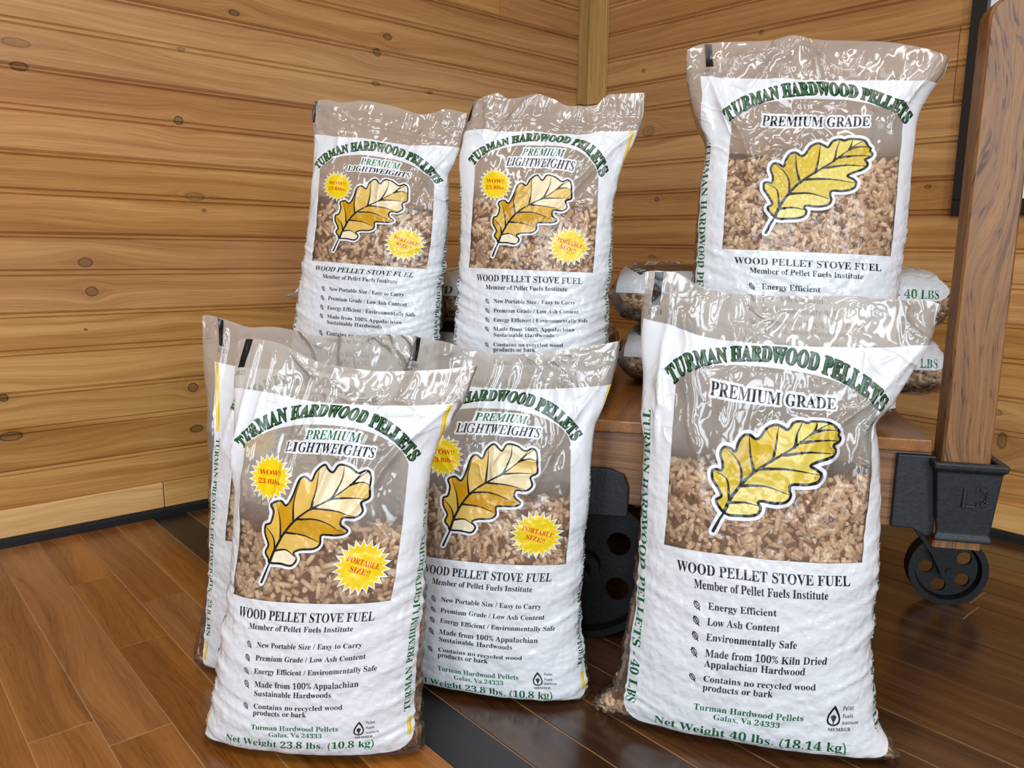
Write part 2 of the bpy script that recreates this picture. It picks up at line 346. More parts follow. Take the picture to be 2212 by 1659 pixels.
m_iron = plain('cast_iron_black', (.019, .0215, .025), .48, .35, bump=.35, bscale=160, var=.25)
m_iron2 = plain('wheel_iron', (.007, .0075, .008), .5, .4, bump=.3, bscale=120, var=.3)
SL, SR, WD = -1.10, .0, .70
cart = empty('factory_cart', cf((-.55, .35, 0))); tag(cart, 'oak platform cart with black cast iron wheels carrying the upright and stacked bags', 'cart')
def cb(mb, name, mat, smooth=False): o = mb.build(name, mat, None, smooth); child(o, cart); return o
def sub(o, p): o.parent = p; return o
w_ = .1375; s0 = SL; i = 0
while s0 < SR-.01:
    s1 = min(s0+w_, SR)
    wa = 0.0 if s1 < SR-.001 else 0.0
    cb(MB(cf).box((s0+.0007, wa, ZD-.020), (s1-.0007, WD, ZD), .0025), 'deck_board', m_deck); s0 = s1
cb(MB(cf).box((SL, .006, .268), (SR+.003, .056, ZD-.0205), .003), 'side_beam', m_beam)
cb(MB(cf).box((SL, WD-.056, .268), (SR+.003, WD-.006, ZD-.0205), .003), 'side_beam', m_beam)
for s_ in (SL+.002, -.60, SR-.052): cb(MB(cf).box((s_, .057, .285), (s_+.05, WD-.057, ZD-.0205), .003), 'cross_beam', m_beam2)
# stakes with sockets at the right end corners
def stake(w0, flip):
    mb = MB(cf); a, b = .008, .0735; c, d = (w0, w0+.046)
    prof = []                                   # rounded top
    zt = 1.022
    for z in (.250, .9): pass
    pts = [(a, .250), (b, .250), (b, zt-.03)]
    for k in range(1, 7): t = k/6*math.pi/2; pts.append((b-.03+.03*math.cos(t), zt-.03+.03*math.sin(t)))
    for k in range(0, 7): t = math.pi/2+k/6*math.pi/2; pts.append((a+.03+.03*math.cos(t), zt-.03+.03*math.sin(t)))
    n = len(pts); ch = .003
    def ins(p, e): 
        cx0, cz0 = (a+b)/2, (.25+zt)/2
        return (p[0]+(e if p[0] < cx0 else -e), p[1]+(0 if p[1] < .3 else -e))
    V = [(ins(p, ch)[0], c, ins(p, ch)[1]) for p in pts]+[(p[0], c+ch, p[1]) for p in pts]+[(p[0], d-ch, p[1]) for p in pts]+[(ins(p, ch)[0], d, ins(p, ch)[1]) for p in pts]
    F = [tuple(range(n))]+[tuple(range(3*n, 4*n))]
    for L in range(3): F += [(L*n+i, L*n+(i+1) % n, (L+1)*n+(i+1) % n, (L+1)*n+i) for i in range(n)]
    mb.add(V, F); cb(mb, 'corner_stake', m_stake)
    sg = -1 if not flip else 1
    # socket: tapered open box, rim lip, flange with bolts
    m2 = MB(cf); wo = c-.011; wi = d+.011
    top = [(.000, wo), (.088, wo), (.088, wi), (.000, wi)]; bot = [(.010, wo+.008), (.082, wo+.008), (.082, wi), (.010, wi)]
    z0, z1 = .262, .383
    def ringp(r, z, e=0.): 
        mx = sum(p[0] for p in r)/4; my = sum(p[1] for p in r)/4
        return [(p[0]+(e if p[0] > mx else -e), p[1]+(e if p[1] > my else -e), z) for p in r]
    rings = [ringp(bot, z0, .003), ringp(bot, z0+.006, .003), ringp(bot, z0+.011, 0), ringp(top, z1-.014, 0), ringp(top, z1-.010, .005), ringp(top, z1-.001, .006), ringp(top, z1, .004),
             ringp(top, z1, -.006), ringp(top, z1-.02, -.008)]
    V = [p for r in rings for p in r]; F = []
    for j in range(len(rings)-1): F += [(j*4+i, j*4+(i+1) % 4, (j+1)*4+(i+1) % 4, (j+1)*4+i) for i in range(4)]
    F.append((3, 2, 1, 0)); F.append(tuple(len(V)-4+i for i in range(4)))
    m2.add(V, F)
    so = cb(m2, 'stake_socket', m_iron)
    bv = so.modifiers.new('b', 'BEVEL'); bv.width = .0022; bv.segments = 2; bv.limit_method = 'ANGLE'
    # raised letters on the face
    if not flip:
        for (a0, b0, a1, b1) in ((.038, .316, .0425, .346), (.0425, .316, .056, .3205)):
            child(MB(cf).box((a0, wo-.0003, b0), (a1, wo+.006, b1), .001).build('raised_letter', m_iron), cart) and None
        mb = MB(cf); P = []
        for k in range(13):
            t = -math.pi/2+k/12*math.pi*1.05; P.append((.058+.014*math.cos(t), .334+.012*math.sin(t)))
        for (p, q_) in zip(P[:-1], P[1:]):
            mx, mz = (p[0]+q_[0])/2, (p[1]+q_[1])/2; mb.box((mx-.003, wo+.0002, mz-.0026), (mx+.003, wo+.006, mz+.0026), 0)
        child(mb.build('raised_letter', m_iron), cart)
    # flange along the beam
    fy0, fy1 = (-.004, .006) if not flip else (WD-.006, WD+.004)
    m3 = MB(cf).prism([(-.049, .272), (-.049, .385), (.004, .385), (.014, .37), (.014, .262), (.0, .262), (-.02, .272)], 1, fy0-.002 if not flip else fy0, fy1)
    fo = cb(m3, 'socket_flange', m_iron); bv = fo.modifiers.new('b', 'BEVEL'); bv.width = .002; bv.segments = 2; bv.limit_method = 'ANGLE'
    for (bs, bz, br_) in ((-.024, .361, .0085), (-.027, .290, .0085), (-.024, .342, .004)):
        w1 = (fy0-.006) if not flip else fy1
        m4 = MB(cf).lathe([(br_, 0), (br_, .003), (br_*.75, -.002)], (bs, w1+.003, bz), 1, 10, closed=False)
        b_ = m4.build('bolt', m_iron, None, False); child(b_, cart); b_.parent = fo; b_.matrix_parent_inverse = Matrix.Translation(-cart.location)
stake(-.018, False); stake(WD-.028, True)
# large centre wheels on an axle, hung from side plates
def spoked_wheel(c, R, wd, nh, hr, hub, name, tilt=0., seed=0):
    """disc wheel with holes; axle along w (index 1)"""
    mb = MB(cf); n = 64; q = R
    # rim band
    rim = [(q, -wd/2), (q, wd/2), (q-.012, wd/2), (q-.016, wd*.12), (q-.016, -wd*.12), (q-.012, -wd/2)]
    mb.lathe([(r_, t) for r_, t in rim], c, 1, n)
    mb.lathe([(hub, -wd*.62), (hub, wd*.62), (hub*.4, wd*.62), (hub*.4, -wd*.62)], c, 1, 24)
    # web: polar grid with holes left out, two faces
    nr, na = 14, nh*16; r0, r1 = hub*.95, q-.014; rr = [r0+(r1-r0)*i/nr for i in range(nr+1)]; th = .004
    hc = (r0+r1)/2
    def inside(i, k):
        r = (rr[i]+rr[i+1])/2; a = 2*math.pi*(k+.5)/na
        for h in range(nh):
            ha = 2*math.pi*(h+.5)/nh; dx = r*math.cos(a)-hc*math.cos(ha); dy = r*math.sin(a)-hc*math.sin(ha)
            if dx*dx+dy*dy < hr*hr: return True
        return False
    V = []; 
    for t in (-th, th):
        for i in range(nr+1):
            for k in range(na):
                a = 2*math.pi*k/na; V.append((c[0]+rr[i]*math.cos(a), c[1]+t, c[2]+rr[i]*math.sin(a)))
    o_ = (nr+1)*na; F = []; solid = [[not inside(i, k) for k in range(na)] for i in range(nr)]
    # smooth hole edges by snapping border vertices to the circle
    for i in range(nr+1):
        for k in range(na):
            for h in range(nh):
                ha = 2*math.pi*(h+.5)/nh; a = 2*math.pi*k/na
                dx = rr[i]*math.cos(a)-hc*math.cos(ha); dy = rr[i]*math.sin(a)-hc*math.sin(ha); dd = math.hypot(dx, dy)
                if abs(dd-hr) < hr*.22 and dd > 0:
                    f = hr/dd
                    for t in (0, 1):
                        v = V[t*o_+i*na+k]; V[t*o_+i*na+k] = (c[0]+hc*math.cos(ha)+dx*f, v[1], c[2]+hc*math.sin(ha)+dy*f)
    for i in range(nr):
        for k in range(na):
            if not solid[i][k]: continue
            k2 = (k+1) % na; A = (i*na+k, i*na+k2, (i+1)*na+k2, (i+1)*na+k)
            F.append(A[::-1]); F.append(tuple(x+o_ for x in A))
            for (di, dk, e) in ((-1, 0, (A[0], A[1])), (1, 0, (A[2], A[3])), (0, -1, (A[3], A[0])), (0, 1, (A[1], A[2]))):
                ii, kk = i+di, (k+dk) % na
                if 0 <= ii < nr and not solid[ii][kk]: F.append((e[0], e[1], e[1]+o_, e[0]+o_))
    mb.add(V, F)
    return cb(mb, name, m_iron2, True)
WR = .130
for wpos in (.085, WD-.085):
    spoked_wheel((-.52, wpos, WR), WR, .045, 5, .021, .027, 'center_wheel')
cb(MB(cf).lathe([(.013, .02), (.013, WD-.02)], (-.52, 0, WR), 1, 16, closed=False), 'axle', m_iron2, True)
for w0 in (-.004, WD-.006):
    pr = [(-.535, .245), (-.535, .31), (-.525, .33), (-.505, .341), (-.475, .341), (-.452, .332), (-.444, .312), (-.444, .262), (-.455, .245), (-.475, .238), (-.505, .238)]
    pr = [(a, max(b-.010, .250) if b < .3 else b-.012) for a, b in pr]
    hp = cb(MB(cf).prism(pr, 1, w0-.002, w0+.009), 'axle_hanger', m_iron); bv = hp.modifiers.new('b', 'BEVEL'); bv.width = .002; bv.segments = 2; bv.limit_method = 'ANGLE'
    for s_ in (-.463, -.52):
        b_ = MB(cf).lathe([(.008, 0), (.008, .004), (.006, .007 if w0 > .1 else -.004)], (s_, w0-.004 if w0 < .1 else w0+.007, .302), 1, 6, closed=False).build('bolt', m_iron); b_.parent = hp; b_.matrix_parent_inverse = Matrix.Translation(-cart.location)
# end casters with a forked horn
def caster(sc_, wc, flip):
    R = .072; mb = spoked_wheel((sc_, wc, R), R, .034, 5, .0135, .017, 'caster_wheel')
    s_ = -1 if not flip else 1
    for dw in (-.022, .022):
        pts = [(sc_-.012, .060), (sc_+.004, .056), (sc_+.014, .066), (sc_+.008, .10), (sc_-.030*1, .165), (sc_-.035, .212), (sc_-.085, .212), (sc_-.080, .165), (sc_-.035, .105)] if not flip else [(2*sc_-a, b) for a, b in [(sc_-.012, .060), (sc_+.004, .056), (sc_+.014, .066), (sc_+.008, .10), (sc_-.030*1, .165), (sc_-.035, .212), (sc_-.085, .212), (sc_-.080, .165), (sc_-.035, .105)]]
        cb(MB(cf).prism(pts, 1, wc+dw-.003, wc+dw+.003), 'caster_fork', m_iron2)
    cb(MB(cf).lathe([(.008, -.028), (.008, .028)], (sc_, wc, R), 1, 10, closed=False), 'caster_axle', m_iron2, True)
    sx = sc_-.060 if not flip else sc_+.060
    cb(MB(cf).lathe([(.045, .208), (.045, .220), (.028, .222), (.028, .285), (.02, .286)], (sx, wc, 0), 2, 24, closed=False), 'caster_swivel', m_iron2, True)
caster(.155, .385, False); caster(-1.06, .385, True)
cb(MB(cf).box((-.0, .30, .268), (.12, .47, .286), .002), 'caster_plate', m_iron)
cb(MB(cf).box((-1.12, .30, .268), (-.93, .47, .286), .002), 'caster_plate', m_iron)
# ---------------------------------------------------------------- printed artwork of the bags (drawn by code, no files)
PX = 1150          # pixels per bag width
SS = 2
GLY = {}
def glyph(c, style):
    key = (c, style)
    if key in GLY: return GLY[key]
    o = ord(c); ch = c
    if style == 'b':
        if 65 <= o <= 90: ch = chr(0x1D400+o-65)
        elif 97 <= o <= 122: ch = chr(0x1D41A+o-97)
        elif 48 <= o <= 57: ch = chr(0x1D7CE+o-48)
    elif style == 'i':
        if 65 <= o <= 90: ch = chr(0x1D468+o-65)
        elif 97 <= o <= 122: ch = chr(0x1D482+o-97)
        elif 48 <= o <= 57: ch = chr(0x1D7CE+o-48)
    def tri(body):
        cu = bpy.data.curves.new('tmp', 'FONT'); cu.body = body; cu.resolution_u = 3
        ob = bpy.data.objects.new('tmp', cu); bpy.context.scene.collection.objects.link(ob)
        dg = bpy.context.evaluated_depsgraph_get(); ev = ob.evaluated_get(dg); me = ev.to_mesh()
        me.calc_loop_triangles()
        v = np.array([p.co[:2] for p in me.vertices]).reshape(-1, 2)
        t = np.array([l.vertices[:] for l in me.loop_triangles], int).reshape(-1, 3)
        ev.to_mesh_clear(); bpy.data.objects.remove(ob); bpy.data.curves.remove(cu)
        return v, t
    bar, _ = tri('|')
    if c == ' ':
        a, _ = tri('| |'); GLY[key] = (np.zeros((0, 3, 2)), (a[:, 0].max()-bar[:, 0].max()) - (tri('||')[0][:, 0].max()-bar[:, 0].max()))
        return GLY[key]
    v, t = tri(ch); w, _ = tri(ch+'|')
    GLY[key] = (v[t], w[:, 0].max()-bar[:, 0].max())
    return GLY[key]

class Canvas:
    def __init__(s, wu, hu):
        s.k = PX*SS; s.W = int(round(wu*s.k/SS))*SS; s.H = int(round(hu*s.k/SS))*SS
        s.a = np.zeros((s.H, s.W, 4), np.uint8); s.a[..., :3] = 235
    def box(s, x0, y0, x1, y1):
        return max(0, int(x0)), max(0, int(y0)), min(s.W, int(x1)+2), min(s.H, int(y1)+2)
    def put(s, mask, ox, oy, col, al=255):
        r = s.a[oy:oy+mask.shape[0], ox:ox+mask.shape[1]]
        r[mask] = (*col, al)
    def polymask(s, contours):
        P = [np.asarray(c, float)*s.k for c in contours]
        allp = np.vstack(P); x0, y0, x1, y1 = s.box(allp[:, 0].min(), allp[:, 1].min(), allp[:, 0].max(), allp[:, 1].max())
        m = np.zeros((max(y1-y0, 0), max(x1-x0, 0)), bool)
        A = np.vstack(P); B = np.vstack([np.roll(p, -1, 0) for p in P])
        for i in range(m.shape[0]):
            y = y0+i+.5
            c = (A[:, 1] <= y) != (B[:, 1] <= y)
            if not c.any(): continue
            a, b = A[c], B[c]
            xs = np.sort(a[:, 0]+(y-a[:, 1])/(b[:, 1]-a[:, 1])*(b[:, 0]-a[:, 0]))-x0
            for j in range(0, len(xs)-1, 2):
                m[i, max(0, int(round(xs[j]))):max(0, int(round(xs[j+1])))] = True
        return m, x0, y0
    def poly(s, contours, col, al=255):
        m, x, y = s.polymask(contours); s.put(m, x, y, col, al)
    def stroke(s, pts, r0, r1, col, al=255):
        p = np.asarray(pts, float)*s.k; n = len(p)
        seg = np.hypot(*(p[1:]-p[:-1]).T); L = np.r_[0, np.cumsum(seg)]
        m = max(2, int(L[-1]/1.5)); q = np.linspace(0, L[-1], m)
        xs = np.interp(q, L, p[:, 0]); ys = np.interp(q, L, p[:, 1]); rs = np.interp(q, [0, L[-1]], [r0*s.k, r1*s.k])
        for x, y, r in zip(xs, ys, rs):
            a, b, c, d = s.box(x-r, y-r, x+r, y+r)
            if c <= a or d <= b: continue
            yy, xx = np.mgrid[b:d, a:c]
            s.put((xx+.5-x)**2+(yy+.5-y)**2 <= r*r, a, b, col, al)
    def trimask(s, T):
        T = T*s.k
        x0, y0, x1, y1 = s.box(T[..., 0].min()-30, T[..., 1].min()-30, T[..., 0].max()+30, T[..., 1].max()+30)
        m = np.zeros((y1-y0, x1-x0), bool); T = T-[x0, y0]
        for t in T:
            a0, b0 = np.floor(t.min(0)).astype(int); a1, b1 = np.ceil(t.max(0)).astype(int)+1
            a0 = max(a0, 0); b0 = max(b0, 0)
            if a1 <= a0 or b1 <= b0: continue
            xx = np.arange(a0, a1)+.5; yy = (np.arange(b0, b1)+.5)[:, None]
            (ax, ay), (bx, by), (cx_, cy_) = t
            e1 = (bx-ax)*(yy-ay)-(by-ay)*(xx-ax); e2 = (cx_-bx)*(yy-by)-(cy_-by)*(xx-bx); e3 = (ax-cx_)*(yy-cy_)-(ay-cy_)*(xx-cx_)
            ins = ((e1 >= 0) & (e2 >= 0) & (e3 >= 0)) | ((e1 <= 0) & (e2 <= 0) & (e3 <= 0))
            sub = m[b0:b1, a0:a1]; sub |= ins[:sub.shape[0], :sub.shape[1]]
        return m, x0, y0
    def text(s, txt, x, y, w, cap, style='b', col=(25, 25, 30), outline=None, orad=.004, path=None, rot=None, shadow=None, al=255):
        # x,y baseline start ; w total width ; cap cap-height
        adv = 0; pieces = []
        caps = txt.isupper()
        ky = cap/.69
        for i, c in enumerate(txt):
            g, a = glyph(c, style)
            big = 1.0
            pieces.append((g, adv, a)); adv += a
        kx = w/adv
        tris = []
        for (g, ad, a) in pieces:
            if len(g) == 0: continue
            q = g.copy(); q[..., 0] = q[..., 0]*kx; q[..., 1] = q[..., 1]*ky
            if path is None:
                q[..., 0] += x+ad*kx; q[..., 1] = y-q[..., 1]
                if rot:
                    an, px, py = rot; ca, sa = math.cos(an), math.sin(an)
                    dx = q[..., 0]-px; dy = q[..., 1]-py
                    q = np.stack([px+dx*ca-dy*sa, py+dx*sa+dy*ca], -1)
            else:
                mid = (ad+a/2)*kx
                (cx_, cy_), an = path(mid/w)
                ca, sa = math.cos(an), math.sin(an)
                dx = q[..., 0]-a/2*kx; dy = -q[..., 1]
                q = np.stack([cx_+dx*ca-dy*sa, cy_+dx*sa+dy*ca], -1)
            tris.append(q)
        T = np.concatenate(tris)
        m, x0, y0 = s.trimask(T)
        if shadow:
            dx, dy, sc = shadow; mm = m.copy()
            for k in range(1, 9):
                ox, oy = int(dx*s.k*k/8), int(dy*s.k*k/8); mm |= np.roll(m, (oy, ox), (0, 1))
            s.put(dil(mm, 3), x0, y0, sc)
        if outline: s.put(dil(m, int(orad*s.k)), x0, y0, outline)
        s.put(m, x0, y0, col, al)
    def finish(s, name):
        a = s.a.reshape(s.H//SS, SS, s.W//SS, SS, 4).astype(np.float32)/255
        al = a[..., 3:4]; sa = al.sum((1, 3)); rgb = (a[..., :3]*al).sum((1, 3))/np.maximum(sa, 1e-6)
        rgb = np.where(sa > 0, rgb, .9); out = np.concatenate([rgb, sa/(SS*SS)], -1)[::-1].astype(np.float32)
        im = bpy.data.images.new(name, out.shape[1], out.shape[0], alpha=True)
        im.alpha_mode = 'CHANNEL_PACKED'
        im.pixels.foreach_set(out.ravel()); im.update(); im.pack()
        return im

def dil(m, r):
    out = m.copy()
    for rr in ([r] if r <= 3 else [r, r-2, r//2]):
        for k in range(20):
            an = k*math.pi/10
            out |= np.roll(m, (int(round(rr*math.sin(an))), int(round(rr*math.cos(an)))), (0, 1))
    return out

WHT = (228, 231, 237); INK = (24, 24, 30); GRN = (20, 92, 52); DGR = (50, 102, 58); YEL = (236, 205, 20); RED = (205, 40, 24)

def smooth_closed(P, n=6):
    P = np.asarray(P, float); N = len(P); out = []
    for i in range(N):
        a, b, c, d = P[i-1], P[i], P[(i+1) % N], P[(i+2) % N]
        for k in range(n):
            t = k/n
            out.append(.5*((2*b)+(-a+c)*t+(2*a-5*b+4*c-d)*t*t+(-a+3*b-3*c+d)*t**3))
    return np.array(out)
def smooth_open(P, n=8):
    P = np.asarray(P, float); P = np.vstack([2*P[0]-P[1], P, 2*P[-1]-P[-2]]); out = []
    for i in range(1, len(P)-2):
        a, b, c, d = P[i-1], P[i], P[i+1], P[i+2]
        for k in range(n):
            t = k/n; out.append(.5*((2*b)+(-a+c)*t+(2*a-5*b+4*c-d)*t*t+(-a+3*b-3*c+d)*t**3))
    out.append(P[-2]); return np.array(out)

LEAF_BIG = dict(out=[(680,1165),(655,1135),(640,1100),(667,1078),(650,1035),(622,985),(620,945),(640,935),(668,940),(674,900),(662,850),(680,815),(712,820),(740,838),(755,795),(780,757),(815,750),(845,772),(870,765),(905,717),(950,700),(985,715),(1010,728),(1040,692),(1080,683),(1110,693),(1140,685),(1200,690),(1235,705),(1250,735),(1265,752),(1261,768),(1273,785),(1265,802),(1228,820),(1240,842),(1236,862),(1205,882),(1150,900),(1118,918),(1148,940),(1166,965),(1148,1000),(1095,1015),(1020,1013),(1008,1040),(1014,1072),(990,1103),(930,1110),(870,1100),(853,1112),(866,1138),(850,1168),(810,1180),(750,1180),(710,1178)],
    mid=[(680,1165),(720,1080),(790,990),(860,930),(940,880),(1040,820),(1120,762),(1180,722),(1228,700)],
    veins=[([(708,1100),(700,1000),(672,965),(640,950)],.2),([(770,1012),(768,930),(740,870),(695,825)],.2),([(835,950),(818,860),(815,755)],.2),([(930,885),(950,800),(965,705)],.2),([(1045,815),(1060,745),(1085,686)],.2),([(1140,750),(1150,720),(1160,690)],.2),
           ([(715,1112),(790,1110),(860,1128)],.2),([(775,1020),(890,1022),(1005,1065)],.2),([(885,930),(1010,935),(1160,965)],.2),([(1000,860),(1110,850),(1238,862)],.2),([(1085,798),(1180,793),(1265,800)],.2),([(1150,745),(1200,738),(1255,742)],.2)],
    stem=[(680,1165),(655,1205),(625,1265)],
    cols=[(214,186,52),(205,178,48),(196,166,36),(210,180,50),(222,204,104),(216,198,84),(226,214,124),(224,206,110),(214,190,72),(222,204,100),(208,182,58),(198,170,42),(206,180,50)],
    map=lambda p: ((lambda x, y: (.145+.67*((x-(415-(y-560)*.0717))/(1063-(y-560)*.045)), .302+(y-.073*(x-415)*1.0-540)/1630.)) (p[0], p[1])))
LEAF_LITE = dict(out=[(1305,915),(1298,900),(1283,878),(1294,850),(1280,810),(1284,776),(1306,763),(1319,722),(1314,690),(1345,675),(1370,690),(1395,650),(1420,590),(1445,571),(1470,585),(1490,545),(1525,519),(1553,546),(1580,515),(1620,520),(1652,541),(1685,529),(1700,548),(1697,600),(1693,635),(1664,655),(1668,690),(1640,715),(1600,716),(1590,745),(1612,770),(1590,786),(1540,790),(1510,795),(1505,830),(1480,850),(1430,856),(1402,870),(1415,893),(1395,919),(1350,915)],
    mid=[(1305,915),(1325,860),(1360,800),(1410,740),(1470,695),(1545,650),(1610,600),(1655,560),(1690,533)],
    veins=[([(1322,868),(1315,820),(1284,778)],.2),([(1345,825),(1345,750),(1330,690)],.2),([(1400,750),(1400,670),(1425,590)],.2),([(1475,692),(1490,620),(1500,540)],.2),([(1555,640),(1590,570),(1600,518)],.2),([(1640,573),(1655,555),(1668,538)],.2),
           ([(1325,868),(1370,862),(1408,885)],.2),([(1365,795),(1440,800),(1505,825)],.2),([(1415,738),(1500,735),(1600,775)],.2),([(1480,690),(1570,695),(1640,712)],.2),([(1550,648),(1620,640),(1690,640)],.2),([(1630,585),(1670,575),(1697,585)],.2)],
    stem=[(1305,915),(1290,950),(1272,993)],
    cols=[(206,160,40),(222,182,80),(200,146,20),(222,184,96),(232,216,176),(236,224,190),(238,226,196),(222,184,96),(200,150,30),(214,170,70),(236,218,176),(222,190,110),(240,226,196)],
    map=lambda p: ((lambda x, y: (.145+.67*((x-(1185-(y-490)*.103))/(660.)), .385+(y-518)/1015.)) (p[0], p[1])))

def draw_leaf(cv, L, lw):
    out = smooth_closed([L['map'](p) for p in L['out']]); mid = smooth_open([L['map'](p) for p in L['mid']]); stem = [L['map'](p) for p in L['stem']]
    cl = np.vstack([out, out[:1]])
    cv.stroke(cl, lw*2.9, lw*2.9, WHT); cv.stroke(stem, lw*2.9, lw*2.9, WHT)
    veins = [smooth_open([L['map'](p) for p in v]) for v, _ in L['veins']]
    tip = mid[-1]; base = mid[0]
    veins = [np.vstack([mid[int(np.argmin(((mid-(v[0]-.25*(v[6]-v[0])))**2).sum(1)))][None], v]) for v in veins]
    N = len(out)
    def oi(p): return int(np.argmin(((out-p)**2).sum(1)))
    def mi(p): return int(np.argmin(((mid-p)**2).sum(1)))
    it, ib = oi(tip), oi(base)
    cv.poly([out], L['cols'][-1])
    def arc(a, b, s):
        r = [out[a]]; i = a; g = 0
        while i != b and g < N: i = (i+s) % N; r.append(out[i]); g += 1
        return np.array(r)
    for side, vs in ((1, veins[:6]), (-1, veins[6:])):
        prev_o, prev_m, pv = ib, 0, np.array([base])
        for j, v in enumerate(vs+[None]):
            if v is None: o_, m_, vv = it, len(mid)-1, np.array([tip])
            else: o_, m_, vv = oi(v[-1]), mi(v[0]), v
            a = arc(prev_o, o_, side)
            if len(a) < N*.6:
                ms = mid[min(prev_m, m_):max(prev_m, m_)+1]
                pg = np.vstack([ms[::-1] if False else ms, vv, a[::-1], pv[::-1]])
                cv.poly([pg], L['cols'][(j if side == 1 else 6+j) % 13])
            prev_o, prev_m, pv = o_, m_, vv
    for v in veins: cv.stroke(v, lw*.95, lw*.12, INK)
    cv.stroke(mid, lw*1.1, lw*.25, INK)
    cv.stroke(cl, lw*.8, lw*.8, INK); cv.stroke(stem, lw*.6, lw*1.0, INK)

def bullet(cv, x, y, s_, lobed):
    n = 40; pts = []
    def R(px_, py_):
        c, s2 = math.cos(-.6), math.sin(-.6); return (x+s_*(px_*c-py_*s2), y+s_*(px_*s2+py_*c))
    for k in range(n):
        a = k/n*2*math.pi; r = (1+.13*math.cos(8*a)) if lobed else 1.0
        pts.append(R(.45*r*math.cos(a), .8*r*math.sin(a)))
    cv.stroke(np.array(pts+pts[:1]), .0012, .0012, INK)
    cv.stroke([R(0, -.7), R(0, 1.15)], .0009, .0016, INK)
    for k in (-.35, 0, .35):
        cv.stroke([R(0, k), R(.3, k-.2)], .0008, .0006, INK); cv.stroke([R(0, k), R(-.3, k-.2)], .0008, .0006, INK)

def star(cv, x, y, r, n, lines, rx=1., yo=0, rot=0):
    def ring(R, ri): return [(x+rx*(R if k % 2 == 0 else ri)*math.cos(k*math.pi/n+.1), y+(R if k % 2 == 0 else ri)*math.sin(k*math.pi/n+.1)) for k in range(2*n)]
    cv.poly([ring(r*1.1, r*.83)], WHT); cv.poly([ring(r, r*.74)], YEL)
    for (t, w, cap, dy) in lines:
        cv.text(t, x-w/2, y+dy, w, cap, 'b', RED, rot=(rot, x, y))

